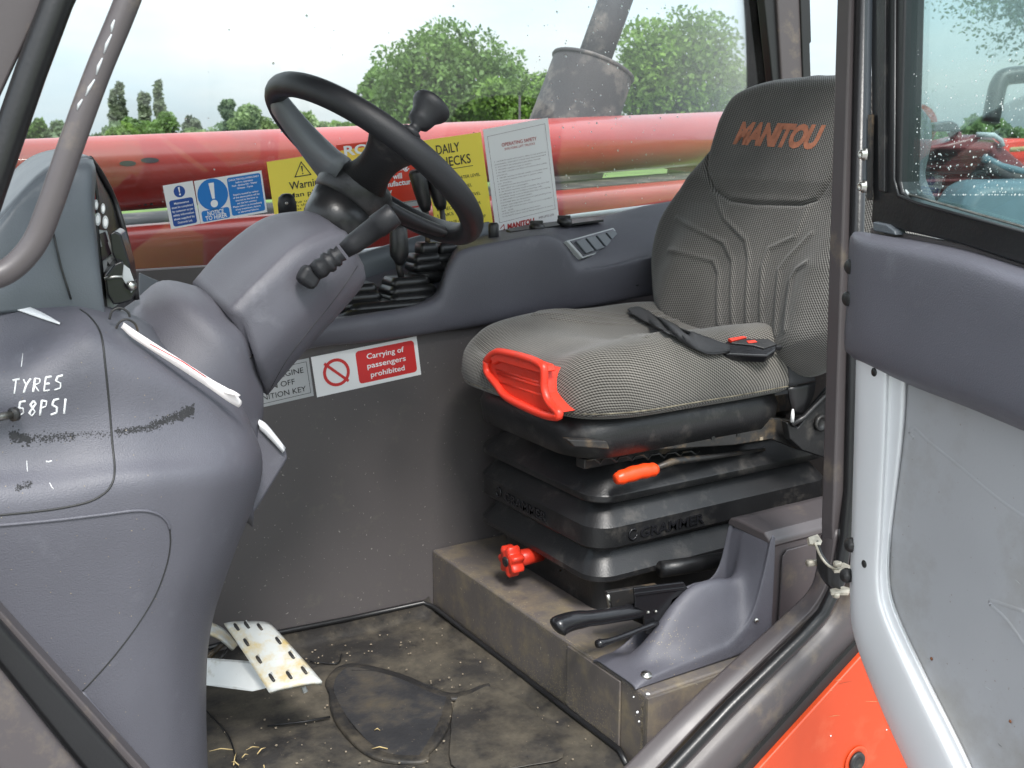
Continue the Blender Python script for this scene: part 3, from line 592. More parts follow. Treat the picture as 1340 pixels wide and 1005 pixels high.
# on the wall lining below the console
YL = YW - .0018
b = sgn('no_passengers_sticker', (407, 467.5), (545, 440), (415, 520), M['white'], 'white and red sticker reading Carrying of passengers prohibited on the dark side wall', y=YL)
b.disc('red_ring', .205, .49, .0315, z=.0006, r_in=.0245); b.line('red_ring', [(.115, .24), (.295, .74)], .0062, z=.0009)
b.rect('red_panel', .40, .08, .965, .90, z=.0004, rad=.008)
for i, (s, w) in enumerate((('Carrying of', .36), ('passengers', .375), ('prohibited', .33))): b.text('white_lettering', s, .68, .32 + i * .235, .135, w, 'C', bold=.015)
b.done(PM)
b = sgn('stop_engine_sticker', (300, 490), (404, 468.5), (308, 541), M['palegrey'], 'pale grey sticker about the ignition key, half hidden behind the steering column', y=YL)
b.line('border', [(.04, .10), (.96, .08), (.965, .90), (.045, .92), (.04, .10)], .0010)
for i, (s, u) in enumerate((('STOP ENGINE', .91), ('TURN OFF', .78), ('IGNITION KEY', .91))): b.text('txt', s, u, .34 + i * .245, .145, (.66, .5, .66)[i], 'R')
b.done(PM)

# ------------------------------------------------------------------ floor, mat, plinth
PZ = .156
r = root('seat_plinth', (1.5, 1.78, 0), 'scuffed grey metal step box that carries the driver seat', 'plinth')
def plinth_poly(z): return [(1.12, 1.36, z), (1.12, YW, z), (2.04, YW, z), (2.04, 1.36, z)]
mk('main_box', prism([Vector(p) for p in plinth_poly(-.002)], (0, 0, PZ + .002)), M['plinth'], r, smooth=False, bevel=.006, seg=3)
fp = lambda px, py: X(px, py, 1.1165)
mk('front_cover_plate', bx(1.1145, 1.1195, 1.43, 1.60, .004, PZ - .004), M['plinth'], r, smooth=False, bevel=.002)
mk('screw', lathe(X(745, 941, 1.114), (-1, 0, 0), [(0, .007), (.003, .006), (.004, .002)], 12), M['chrome'], r)
mk('side_cover', net([[Vector((1.118, 1.352, -.01)), Vector((1.5, 1.352, -.01)), Vector((2.04, 1.352, -.01))], [Vector((1.118, 1.352, PZ - .004)), Vector((1.5, 1.352, PZ - .004)), Vector((2.04, 1.352, PZ - .004))]], 3, 3), M['plinth'], r, smooth=False, solid=.006)
for q, s in (((823, 903), .0045), ((829, 912), .0018), ((834, 932), .003), ((836, 944), .0022)):
    p = Y(q[0], q[1], 1.351) if q[1] > 905 else Vector((1.125, 1.362, PZ + .0005)); mk('paint_chip', lathe(p, (0, -1, 0) if q[1] > 905 else (0, 0, 1), [(0, s), (.0012, s * .7)], 7), M['white'], r)
r = root('side_box', (1.7, 1.45, PZ), 'raised brown grey box with rounded lid beside the seat and behind the parking brake', 'box')
sb = [(1.448, .158), (1.448, .362), (1.456, .370), (1.98, .370), (1.98, .158)]
mk('body', prism([Vector((x, 1.392, z)) for x, z in sb], (0, .105, 0)), M['paint'], r, smooth=False, bevel=.006)
mk('lid', prism([Vector((1.436, 1.388, .358)), Vector((1.436, 1.390, .372)), Vector((1.436, 1.408, .384)), Vector((1.436, 1.482, .388)), Vector((1.436, 1.504, .384)), Vector((1.436, 1.510, .368)), Vector((1.436, 1.40, .364))], (.56, 0, 0)), M['paint'], r, smooth=False, bevel=.005)
mk('access_panel', prism([Vector((x, 1.3895, z)) for x, z in ((1.468, .168), (1.468, .336), (1.478, .346), (1.95, .346), (1.95, .168))], (0, -.003, 0)), M['paint'], r, smooth=False, bevel=.002)

mt = root('rubber_floor_mat', (.8, 1.8, 0), 'worn black rubber floor mat covered in brown dust with clean black patches', 'floor mat')
rng2 = np.random.default_rng(8)
xs = np.linspace(-.35, 1.108, 60); ys = np.linspace(1.29, YW - .004, 44); mv = []
for x in xs:
    for y in ys:
        z = .002 + .0035 * math.sin(x * 7.1 + y * 3) * math.sin(y * 9 - x * 2) + .002 * math.sin(x * 23) * math.sin(y * 19)
        dw = (YW - y) ; db = 1.112 - x
        z += .035 * max(0, 1 - dw / .03) ** 1.5 + .018 * max(0, 1 - db / .022) ** 1.5
        mv.append((x, y, max(z, .0)))
me_ = mk('base_sheet', (mv, [(i * 44 + j, (i + 1) * 44 + j, (i + 1) * 44 + j + 1, i * 44 + j + 1) for i in range(59) for j in range(43)]), M['mat'], mt, solid=-.004)
MT = bvh(me_)
mk('rim', tube([Vector((-.3, YW - .004, .038)), Vector((.3, YW - .004, .038)), Vector((.62, YW - .004, .046)), Vector((.9, YW - .005, .033)), Vector((1.09, YW - .006, .028)), Vector((1.108, YW - .03, .022)), Vector((1.110, 1.9, .019)), Vector((1.110, 1.42, .02)), Vector((1.10, 1.385, .012))], .006, 10), M['rubber'], mt)
def matpatch(name, pxs, m, h=.003, off=.0015):
    P = [Z(*p, .0065) for p in pxs]; P = [Vector(q) for q in crv(P, 4, True)]
    return mk(name, prism([p + Vector((0, 0, off)) for p in P], (0, 0, h)), m, mt, smooth=False, bevel=.0012)
matpatch('heel_pad', [(437, 888), (462, 874), (520, 885), (583, 910), (572, 950), (548, 990), (500, 985), (462, 950), (440, 915)], M['matblack'], .002)
for pts in ([(432, 905), (436, 885), (460, 871), (520, 884), (588, 910), (640, 895)], [(588, 908), (578, 950), (548, 994)], [(432, 900), (450, 945), (492, 984), (545, 992), (560, 985)]):
    P = [Vector(q) for q in crv([Z(*p, .0095) for p in pts], 6)]; _, Fr = frames(P); wds = [.013 * min(1, .35 + i / 5, .35 + (len(P) - 1 - i) / 5) for i in range(len(P))]
    sd_ = [Vector((t.y, -t.x, 0)).normalized() * w for (t, n, b_), w in zip(Fr, wds)]
    mk('raised_rib', net([[p - q - Vector((0, 0, .006)) for p, q in zip(P, sd_)], [p - q * .85 for p, q in zip(P, sd_)], [p + Vector((0, 0, .0007)) for p in P], [p + q * .85 for p, q in zip(P, sd_)], [p + q - Vector((0, 0, .006)) for p, q in zip(P, sd_)]], 1, 2), M['ribdark'], mt)
matpatch('wear_panel', [(600, 912), (640, 900), (690, 925), (738, 985), (700, 1002), (600, 1010), (590, 960)], M['mat'], .002)

mk('mat_joint', tube([Z(p[0], p[1], .0085) for p in ((350, 950), (400, 944), (432, 938))], .0022, 6), M['rubber'], mt)
for pts in (((270, 930), (300, 965), (312, 1010)), ((460, 878), (500, 880), (560, 900)), ((405, 865), (440, 868), (447, 856))):
    mk('mat_joint', tube([Vector(q) for q in crv([Z(p[0], p[1], .0088) for p in pts], 5)], .0018, 6), M['rubber'], mt)
st = []
for i in range(9):
    px, py = (rng.uniform(290, 345), rng.uniform(970, 1004)) if i < 7 else (rng.uniform(440, 760), rng.uniform(880, 1000)); p = Z(px, py, .012); a = rng.uniform(0, 6.28); l = rng.uniform(.008, .045) if i < 10 else rng.uniform(.004, .012)
    q = p + Vector((math.cos(a), math.sin(a), .1)) * l; st.append(tube([p, p.lerp(q, .5) + Vector((0, 0, .004)), q], [.0012, .0012, .0005], 5))
tag(mk('dry_straw', join(*st), M['straw']), kind='stuff')
fl = []
for i in range(240):
    p = Vector((rng.uniform(.35, 1.09), rng.uniform(1.45, 2.14), .009)); fl.append(box(p, (rng.uniform(.001, .004),) * 2 + (.0015,), Matrix.Rotation(rng.uniform(0, 3), 3, 'Z')))
tag(mk('dirt_crumbs', join(*fl), M['dust'], smooth=False), kind='stuff')

# worn edges and drips of dried mud on the plinth
V, F = [], []
def fleck(c, e, g, n, lo, hi):
    rr = rng.uniform(lo, hi); ph = rng.uniform(0, 6); k0 = len(V); st_ = rng.uniform(.5, 1.8)
    V.extend([c + n * .0004 + (e * math.cos(ph + j * 1.2566) * st_ + g * math.sin(ph + j * 1.2566)) * rr for j in range(5)]); F.append(tuple(range(k0, k0 + 5)))
ex_, ey_, ez_ = Vector((1, 0, 0)), Vector((0, 1, 0)), Vector((0, 0, 1))
for i in range(1500):
    y = rng.uniform(1.37, 2.17); t = abs(rng.normal()) * .006
    if rng.uniform() < .5: fleck(Vector((1.1185 + .004 + t, y, PZ)), ex_, ey_, ez_, .0003, .0016)
    else: fleck(Vector((1.1198, y, PZ - .004 - t)), ey_, ez_, -ex_, .0003, .0014)
for i in range(1500):
    y = 1.62 + rng.normal() * .14; z = abs(rng.normal()) * .035 + .018
    if z < .13 and 1.44 < y < 2.1: fleck(Vector((1.1140 if y < 1.605 else 1.1198, y, z)), ey_, ez_, -ex_, .0004, .0016)
for i in range(260): fleck(Vector((1.1198, 1.366 + abs(rng.normal()) * .004, rng.uniform(.0, .15))), ey_, ez_, -ex_, .0005, .0016)
o = mk('worn_flecks', (V, F), M['dust'], bpy.data.objects['seat_plinth'], smooth=False, keepn=True); o['kind'] = 'stuff'

# ------------------------------------------------------------------ side console
con = root('side_console', Y(640, 430, YW - .03), 'blue grey moulded side console running under the window behind the seat cushion', 'console')
cx =  [395, 425, 480, 540, 572, 584, 596, 612, 650, 700, 722, 740, 760, 800, 850, 930]
r0 = [458, 452, 447, 439, 434, 432, 430, 428, 421, 412, 409, 405, 402, 395, 385, 370]
r1 = [447, 440, 434, 426, 420, 417, 414, 411, 403, 392, 390, 386, 383, 375, 363, 348]
r2 = [436, 429, 421, 411, 402, 388, 372, 362, 354, 346, 350, 356, 358, 350, 340, 322]
r3 = [428, 420, 411, 401, 388, 360, 338, 328, 320, 312, 314, 328, 348, 346, 333, 314]
r4 = [425, 417, 408, 398, 383, 352, 331, 323, 316, 307, 308, 316, 335, 332, 322, 304]
r5 = [412, 404, 394, 383, 372, 346, 326, 319, 311, 303, 303, 306, 312, 308, 298, 282]
r6 = [398, 390, 372, 352, 342, 333, 322, 316, 307, 299, 297, 297, 297, 290, 280, 266]
r7 = [392, 378, 358, 340, 328, 322, 316, 311, 302, 295, 291, 290, 288, 280, 268, 255]
def crow(r, y): return [Y(a, b, y) for a, b in zip(cx, r)]
cm = mk('body', net([crow(r0, YW - .004), crow(r0, YW - .028), crow(r1, YW - .038), crow(r2, YW - .036), crow(r3, YW - .022), crow(r4, YW + .006), crow(r5, YW + .08), crow(r6, YW + .16), crow(r7, YW + .228)], 5, 5), M['plastic'], con, solid=-.004)
CT = bvh(cm)
# trough behind the gaiters
mk('lever_tray', bx(.84, 1.20, YW + .012, 2.40, .69, .70), M['plastic'], con, smooth=False)
mk('window_ledge', net([[Y(395, 460, 2.392), Y(460, 440, 2.392), Y(560, 410, 2.392), Y(640, 396, 2.392)], [Y(395, 372, 2.392), Y(460, 352, 2.392), Y(560, 322, 2.392), Y(640, 306, 2.392)], [Y(395, 360, 2.402), Y(460, 341, 2.402), Y(560, 311, 2.402), Y(640, 296, 2.402)]], 3, 3), M['pod'], con, solid=.012)
mk('fixing_hole', lathe(Y(834, 372, YW - .036), (0, -1, 0), [(0, .005), (.0006, .005)], 12), M['ink'], con)
def on(tree, px, py):
    d = ray(px, py).normalized(); h = tree.ray_cast(CAM, d)
    if h[0] is None: return None, None
    return h[0], (h[1] if h[1].dot(d) < 0 else -h[1])
def drape_poly(tree, pxs, off):
    return drape(tree, pxs, off)
# switch plate with four rocker switches
c4 = [on(CT, *q)[0] for q in ((740, 318), (797, 302), (820, 322), (758, 339))]
spn = (c4[1] - c4[0]).cross(c4[3] - c4[0]).normalized()
if spn.dot(CAM - c4[0]) < 0: spn = -spn
c4 = [q + spn * .007 for q in c4]; c4[2] = c4[1] + c4[3] - c4[0]
sw = root('switch_panel', c4[0], 'silver edged switch plate with four grey rocker switches on the console', 'switch panel')
def sp(u, v, z=0):
    a = c4[0].lerp(c4[1], u); b_ = c4[3].lerp(c4[2], u); return a.lerp(b_, v) + spn * z
mk('frame', prism([sp(u, v, -.010) for u, v in ((-.04, -.06), (1.04, -.06), (1.05, 1.05), (-.02, 1.05))], spn * .0145), M['plate'], sw, smooth=False, bevel=.002)
mk('face_plate', prism([sp(u, v, .0045) for u, v in ((.01, .02), (.99, .02), (.99, .97), (.02, .97))], spn * .002), M['plastic'], sw, smooth=False)
for k in range(4):
    u0 = .06 + k * .235; mk('rocker_switch', prism([sp(u, v, .0062) for u, v in ((u0, .12), (u0 + .19, .12), (u0 + .19, .88), (u0, .88))], spn * .006), M['pod'], sw, smooth=False, bevel=.0015)
r = root('heater_control', Y(740, 300, 2.36), 'flat black heater control plate with two round knobs behind the switch panel', 'control panel')
mk('plate', prism([Y(668, 306, 2.33), Y(790, 290, 2.33), Y(775, 287, 2.40), Y(690, 297, 2.40), Y(662, 303, 2.36)], (0, 0, .006)), M['black'], r, smooth=False, bevel=.001)
for q in ((702, 301), (738, 294)):
    p = Y(q[0], q[1] + 2, 2.335) + Vector((0, 0, .006)); mk('knob', lathe(p, (.1, -.35, 1), [(0, .020), (.010, .020), (.016, .016), (.018, .006)], 24), M['black'], r)
    mk('knob_bar', box(p + Vector((0, 0, .018)), (.034, .008, .008), Matrix.Rotation(R(-20), 3, 'Z')), M['black'], r, smooth=False, bevel=.002)
p = Y(646, 322, 2.29); tag(mk('plug_post', lathe(p, (0, 0, 1), [(-.01, .0130), (.052, .0130), (.057, .009)], 24), M['black']), 'short black cylindrical post on the console between the wheel rim and the white card', 'plug')

# gaiters and levers
def gaiter(r, rings, m):
    """rings: list of (px,py,Y,halfx,halfy) stacked squashed folds"""
    for (px, py, y, hx, hy, th) in rings:
        c = Y(px, py, y); a = rrect(c.x, c.y, hx * .86, hy * .86, min(hx, hy) * .35, c.z + th)
        b_ = rrect(c.x, c.y, hx, hy, min(hx, hy) * .4, c.z + th * .35); b2 = rrect(c.x, c.y, hx, hy, min(hx, hy) * .4, c.z - th * .15); d = rrect(c.x, c.y, hx * .82, hy * .82, min(hx, hy) * .35, c.z - th * .5)
        mk('gaiter_fold', loft([d, b2, b_, a]), m, r)
lv = root('travel_lever', Y(522, 365, 2.24), 'black knobbed lever rising from the wide bellows just under the steering wheel', 'lever')
gaiter(lv, [(498, 409, 2.225, .112, .060, .018), (502, 400, 2.232, .100, .054, .016), (534, 390, 2.240, .064, .046, .016), (533, 380, 2.244, .060, .042, .016), (531, 370, 2.248, .050, .036, .016)], M['rubber'])
mk('shaft', tube([Y(526, 366, 2.24), Y(522, 350, 2.24), Y(520, 330, 2.24)], .0075, 14), M['steel'], lv)
mk('knob', lathe(Y(523, 347, 2.24), (Y(521, 290, 2.24) - Y(523, 347, 2.24)), [(0, .009), (.010, .013), (.022, .021), (.035, .022), (.085, .020), (.092, .014)], 24), M['black'], lv)
lv = root('gearbox_gaiter', Y(455, 400, 2.25), 'low ribbed rubber bellows left of the travel lever base', 'gaiter')
gaiter(lv, [(462, 399, 2.25, .058, .05, .016), (464, 389, 2.255, .052, .046, .016), (466, 379, 2.26, .040, .038, .016)], M['rubber'])
for k, (kx, ky, tx, ty, gx_, gy_, lb) in enumerate(((548, 228, 557, 272, 560, 335, 'left one of the two tall black control levers in front of the yellow sticker'), (570, 232, 577, 270, 585, 335, 'right one of the two tall black control levers in front of the yellow sticker'))):
    lv = root('control_lever', Y(gx_, gy_, 2.30), lb, 'lever', 'pair of tall control levers')
    mk('shaft', tube([Y(gx_, gy_ - 5, 2.30), Y((tx + gx_) / 2 + 1, (ty + gy_) / 2, 2.30), Y(tx, ty - 5, 2.30)], .0065, 12), M['steel'], lv)
    P0, P1 = Y(tx + 1, ty + 4, 2.30), Y(kx - 3, ky - 6, 2.30)
    mk('knob', tube([P0, P0.lerp(P1, .15), P0.lerp(P1, .5), P0.lerp(P1, .92), P1], [.010, .0155, .019, .021, .017], 20), M['black'], lv)
    gaiter(lv, [(gx_ - 4, 362, 2.285, .036, .034, .016), (gx_ - 5, 350, 2.288, .040, .034, .016), (gx_ - 6, 340, 2.29, .036, .03, .016), (gx_ - 2, 328, 2.295, .024, .022, .020)], M['rubber'])
# ------------------------------------------------------------------ dashboard block
dash = root('dashboard', Y(130, 600, 1.5), 'large blue grey moulded dashboard side with TYRES 58PSI written in white marker', 'dashboard')
def drow(l): return [Y(a, b, c) for a, b, c in l]
DR = [
 [(-90, 372, 1.60), (20, 382, 1.58), (80, 388, 1.56), (110, 395, 1.56), (150, 404, 1.56), (178, 414, 1.58), (196, 424, 1.62), (200, 430, 1.74)],
 [(-90, 420, 1.52), (10, 398, 1.50), (70, 402, 1.48), (112, 404, 1.47), (160, 418, 1.48), (196, 440, 1.50), (214, 452, 1.56), (216, 456, 1.70)],
 [(-90, 470, 1.45), (0, 452, 1.445), (60, 436, 1.44), (112, 416, 1.42), (165, 434, 1.425), (212, 462, 1.45), (240, 474, 1.52), (242, 478, 1.68)],
 [(-90, 505, 1.39), (0, 484, 1.39), (60, 462, 1.388), (118, 440, 1.378), (175, 456, 1.385), (236, 486, 1.41), (272, 494, 1.49), (275, 498, 1.66)],
 [(-90, 545, 1.372), (0, 520, 1.370), (65, 500, 1.366), (130, 480, 1.360), (195, 495, 1.366), (268, 520, 1.395), (306, 520, 1.47), (310, 522, 1.65)],
 [(-90, 585, 1.368), (0, 570, 1.366), (70, 556, 1.362), (138, 540, 1.356), (205, 548, 1.360), (286, 560, 1.385), (326, 560, 1.46), (330, 560, 1.64)],
 [(-90, 618, 1.352), (0, 612, 1.350), (72, 604, 1.345), (144, 595, 1.338), (212, 594, 1.340), (296, 592, 1.365), (338, 592, 1.45), (342, 592, 1.64)],
 [(-90, 650, 1.325), (0, 645, 1.323), (74, 640, 1.320), (146, 630, 1.315), (214, 624, 1.316), (294, 622, 1.345), (338, 624, 1.44), (342, 624, 1.64)],
 [(-90, 690, 1.318), (0, 684, 1.316), (74, 676, 1.314), (146, 668, 1.312), (210, 662, 1.314), (284, 660, 1.345), (326, 664, 1.44), (330, 666, 1.64)],
 [(-90, 760, 1.325), (0, 755, 1.323), (74, 750, 1.322), (140, 742, 1.321), (200, 738, 1.324), (262, 734, 1.355), (298, 736, 1.44), (302, 738, 1.64)],
 [(-90, 840, 1.330), (0, 838, 1.328), (70, 834, 1.328), (130, 830, 1.328), (185, 826, 1.332), (238, 822, 1.365), (272, 822, 1.45), (276, 824, 1.64)],
 [(-90, 930, 1.330), (0, 930, 1.330), (70, 928, 1.330), (130, 926, 1.330), (185, 924, 1.334), (236, 920, 1.368), (266, 920, 1.45), (270, 922, 1.64)],
 [(-90, 1120, 1.330), (0, 1120, 1.330), (70, 1116, 1.330), (130, 1112, 1.330), (185, 1108, 1.334), (238, 1104, 1.368), (272, 1100, 1.45), (276, 1100, 1.64)]]
db = mk('body', net([drow(l) for l in DR], 7, 7), M['plastic'], dash, solid=-.004)
DT = bvh(db)
def groove(name, pts, rad, m, off=-.0004, parent=dash, tree=None, n=6):
    P = drape(tree or DT, [tuple(q[:2]) for q in crv([(a, b, 0) for a, b in pts], n)], off)
    return mk(name, tube(P, rad, 6), m, parent)
groove('access_cover_gap', [(105, 405), (116, 413), (128, 428), (134, 446), (138, 480), (143, 530), (147, 580), (150, 612), (147, 632), (136, 646), (112, 658), (60, 668), (-30, 677)], .0015, M['ink'])
groove('moulded_crease', [(222, 690), (223, 712), (218, 740), (204, 778), (180, 818), (150, 858), (120, 892), (108, 904)], .0013, M['ink'])
groove('moulded_crease', [(-30, 690), (60, 682), (130, 674), (180, 668), (205, 672), (218, 682), (222, 692)], .0020, M['plastic'], .0002)
groove('moulded_crease', [(108, 906), (140, 942), (180, 990), (220, 1036)], .0020, M['plastic'], .0002)
# marker writing, draped stroke by stroke on the panel
L_ = {'T': [[(0, 0), (1, -.05)], [(.5, 0), (.5, 1)]], 'Y': [[(0, 0), (.5, .45)], [(1, 0), (.5, .45), (.3, 1)]], 'R': [[(.1, 1), (.1, 0), (.8, .1), (.85, .38), (.15, .5), (.9, 1)]], 'E': [[(.9, 0), (.1, .02), (.1, 1), (.9, .98)], [(.1, .5), (.75, .5)]],
      'S': [[(.95, 0), (.25, .05), (.1, .35), (.8, .55), (.85, .9), (.05, 1)]], '5': [[(.95, 0), (.2, .02), (.15, .42), (.7, .45), (.85, .75), (.05, 1)]], '8': [[(.5, .48), (.12, .25), (.5, 0), (.85, .22), (.5, .48), (.1, .78), (.5, 1), (.9, .75), (.5, .48)]], 'P': [[(.1, 1), (.1, 0), (.8, .1), (.8, .42), (.12, .52)]], 'I': [[(.3, 0), (.35, 1)]]}
def write(s, x, y, dx, dy, w, h):
    for i, ch in enumerate(s):
        for st_ in L_[ch]:
            pts = [(x + i * dx + u * w + (1 - v) * 2.5, y + i * dy + v * h - u * w * .12) for u, v in st_]
            q = []
            for a, b in zip(pts[:-1], pts[1:]): q += [(a[0] + (b[0] - a[0]) * t, a[1] + (b[1] - a[1]) * t) for t in np.linspace(0, 1, 5)]
            P = drape(DT, q, .0002)
            if len(P) > 2: mk('marker_stroke', tube(P, .00135, 5, flat=.6), M['chalk'], dash)
write('TYRES', 14, 498, 14.2, -1.4, 9.5, 18); write('58PSI', 22, 526, 14.6, -1.0, 9.5, 20)
for pts in ([(35, 603), (36, 617)], [(60, 604), (68, 603)], [(65, 632), (70, 640)], [(30, 463), (28, 480)]):
    P = drape(DT, [pts[0], ((pts[0][0] + pts[1][0]) / 2, (pts[0][1] + pts[1][1]) / 2 + 1), pts[1]], .0002); mk('marker_trace', tube(P, .0009, 5, flat=.5), M['chalk'], dash)
# rubbed black scuffs: many thin flecks on the surface
sv = []
def flecks(a, b, wd, n, lo, hi):
    for i in range(n):
        t = rng.uniform() ** .9; x = a[0] + (b[0] - a[0]) * t; y = a[1] + (b[1] - a[1]) * t + rng.normal() * wd; q = on(DT, x, y)
        if q[0] is None: continue
        e = q[1].orthogonal().normalized(); g = q[1].cross(e); rr = rng.uniform(lo, hi); ph = rng.uniform(0, 6)
        sv.append((q[0] + q[1] * .0003, e, g, rr, ph))
flecks((12, 570), (40, 575), 3.6, 260, .0006, .0016); flecks((40, 574), (98, 571), 3.0, 240, .0004, .0012); flecks((98, 569), (145, 568), 2.5, 70, .0004, .001)
flecks((150, 566), (205, 558), 2.4, 330, .0004, .0011); flecks((195, 558), (252, 537), 3.0, 620, .0005, .0013); flecks((235, 544), (254, 536), 3.8, 300, .0006, .0014)
flecks((20, 640), (42, 632), 2.6, 120, .0004, .001)
V, F = [], []
for c, e, g, rr, ph in sv:
    k0 = len(V); V += [c + (e * math.cos(ph + j * 1.571) + g * math.sin(ph + j * 1.571)) * rr for j in range(4)]; F.append((k0, k0 + 1, k0 + 2, k0 + 3))
o = mk('scuff_marks', (V, F), M['scuff'], dash, smooth=False); o['kind'] = 'stuff'
V, F = [], []
for i in range(130):
    q = on(DT, rng.uniform(0, 260), rng.uniform(430, 1000))
    if q[0] is None: continue
    e = q[1].orthogonal().normalized(); g = q[1].cross(e); rr = rng.uniform(.0003, .0009); k0 = len(V)
    V += [q[0] + q[1] * .0003 + (e * math.cos(j * 1.571) + g * math.sin(j * 1.571)) * rr for j in range(4)]; F.append((k0, k0 + 1, k0 + 2, k0 + 3))
o = mk('dust_specks', (V, F), M['dust'], dash, smooth=False); o['kind'] = 'stuff'
r = root('cover_screw', DD(8, 540, 1.15), 'steel screw shank poking in at the left edge under the TYRES writing', 'screw')
q = on(DT, 18, 539)[0]; mk('shank', tube([q + Vector((-.06, -.03, .0)), q + Vector((0, -.012, 0))], .005, 10), M['chrome'], r)
mk('collar', lathe(q + Vector((-.004, -.014, 0)), (1, .5, 0), [(0, .0085), (.006, .0085)], 12), M['steel'], r)
# painted light: silver strip stands for the lit streak on the dash top
streak_top = drape(DT, [(a, b) for a, b, _ in crv([(-40, 384, 0), (0, 391, 0), (30, 400, 0), (58, 412, 0), (80, 424, 0)], 5)], .0012); streak_bot = drape(DT, [(a, b) for a, b, _ in crv([(-40, 396, 0), (0, 401, 0), (28, 409, 0), (54, 418, 0), (79, 426, 0)], 5)], .0012)
k_ = min(len(streak_top), len(streak_bot)); mk('painted_light_streak', net([streak_top[:k_], streak_bot[:k_]], 1, 2), M['silver'], dash, solid=.0015)

# instrument pod
pod = root('instrument_pod', Y(100, 320, 1.6), 'pale blue grey instrument pod with gauges facing the driver at the far left', 'instrument pod')
mk('hood_side', net([drow([(-60, 345, 1.50), (0, 287, 1.50), (32, 250, 1.51), (62, 224, 1.52), (92, 211, 1.53), (114, 206, 1.54), (122, 209, 1.56)]),
                     drow([(-60, 355, 1.49), (0, 300, 1.49), (32, 265, 1.50), (64, 240, 1.505), (94, 226, 1.505), (117, 222, 1.51), (126, 228, 1.53)]),
                     drow([(-60, 370, 1.485), (0, 330, 1.485), (34, 305, 1.49), (68, 285, 1.49), (97, 270, 1.49), (118, 268, 1.495), (124, 272, 1.515)]),
                     drow([(-60, 385, 1.485), (0, 358, 1.485), (36, 345, 1.485), (70, 330, 1.485), (102, 325, 1.485), (124, 326, 1.49), (129, 330, 1.51)]),
                     drow([(-60, 400, 1.48), (0, 385, 1.48), (38, 378, 1.48), (76, 374, 1.48), (108, 372, 1.48), (131, 376, 1.485), (134, 380, 1.505)]),
                     drow([(-60, 420, 1.48), (0, 410, 1.48), (40, 408, 1.48), (80, 408, 1.48), (112, 410, 1.48), (137, 418, 1.485), (139, 420, 1.50)])], 6, 6), M['pod'], pod, solid=-.003)
mk('hood_joint', tube([Y(70, 306, 1.484), Y(75, 328, 1.481), Y(80, 350, 1.479), Y(87, 372, 1.477), Y(93, 392, 1.474)], .0014, 6), M['ink'], pod)
mk('hood_top', net([drow([(-60, 345, 1.50), (0, 287, 1.50), (62, 224, 1.52), (114, 206, 1.54), (122, 209, 1.56)]), [p + Vector((0, .17, .012)) for p in drow([(-60, 345, 1.50), (0, 287, 1.50), (62, 224, 1.52), (112, 207, 1.54), (118, 211, 1.56)])]], 6, 5), M['pod'], pod, solid=-.003)
face = [(122, 215), (128, 255), (128, 300), (133, 350), (140, 418)]
far = [(128, 222), (143, 252), (156, 290), (169, 340), (178, 392)]
mk('cluster_backing', net([drow([(x, y, 1.575) for x, y in face]), drow([(x, y, 1.66) for x, y in [((a[0] + b[0]) / 2, (a[1] + b[1]) / 2) for a, b in zip(face, far)]]), drow([(x, y, 1.74) for x, y in far])], 5, 5), M['black'], pod, solid=-.003)
mk('visor_edge', tube([Vector(q) for q in crv(drow([(118, 208, 1.60), (130, 224, 1.66), (147, 256, 1.735), (160, 294, 1.735), (171, 340, 1.735), (179, 392, 1.735)]), 6)], .0045, 10), M['rubber'], pod)
def dface(px, py, t): return Y(px, py, 1.54 + t * .12)
mk('face_plate', poly([(126, 300), (140, 302), (151, 340), (166, 372), (158, 396), (140, 408), (133, 355)], PY(1.585), (0, .004, 0)), M['plate'], pod, smooth=False)
for q in ((128, 287, 4.2, 9), (138, 291, 4.2, 9), (126, 268, 3, 7), (135, 273, 3, 7)):
    P = [Y(q[0] + q[2] * math.cos(a), q[1] + q[3] * math.sin(a), 1.575) for a in np.linspace(0, 6.283, 15)[:-1]]; mk('gauge', prism(P, (0, .003, 0)), M['plate'], pod, smooth=False, bevel=.001)
    P = [Y(q[0] + q[2] * .6 * math.cos(a) , q[1] + q[3] * .6 * math.sin(a), 1.5745) for a in np.linspace(0, 6.283, 15)[:-1]]; mk('gauge_glass', prism(P, (0, .001, 0)), M['white'], pod, smooth=False)
for pg in ([(130, 306), (138, 303), (142, 316), (134, 322)], [(130, 325), (141, 317), (146, 332), (134, 342)]): mk('display', poly(pg, PY(1.583), (0, .001, 0)), M['lcd'], pod, smooth=False)
mk('warning_drop', poly([(141, 342), (144, 347), (140, 348)], PY(1.583), (0, .001, 0)), M['ink'], pod, smooth=False)
r = root('cab_radio', Y(160, 375, 1.58), 'black boxy switch unit with chrome trim between the instrument pod and the column', 'control box')
mk('upper_housing', poly([(143, 306), (150, 302), (158, 306), (170, 345), (174, 372), (168, 380), (154, 350), (146, 330)], PY(1.56), (.02, .06, 0)), M['blacksh'], r, smooth=False, bevel=.003)
mk('lower_housing', poly([(137, 362), (150, 345), (160, 341), (172, 360), (180, 380), (172, 394), (158, 398), (148, 399), (140, 385)], PY(1.535), (.01, .06, 0)), M['blacksh'], r, smooth=False, bevel=.003)
mk('chrome_trim', tube([Y(137, 365, 1.534), Y(150, 362, 1.534), Y(166, 362, 1.536)], .0022, 8), M['chrome'], r)
mk('face', poly([(162, 346), (170, 352), (178, 374), (172, 384), (160, 364)], PY(1.533), (.0, .003, 0)), M['plate'], r, smooth=False, bevel=.001)
mk('dial', lathe(Y(171, 374, 1.530), (.4, -.8, .2), [(0, .007), (.006, .006)], 14), M['chrome'], r)
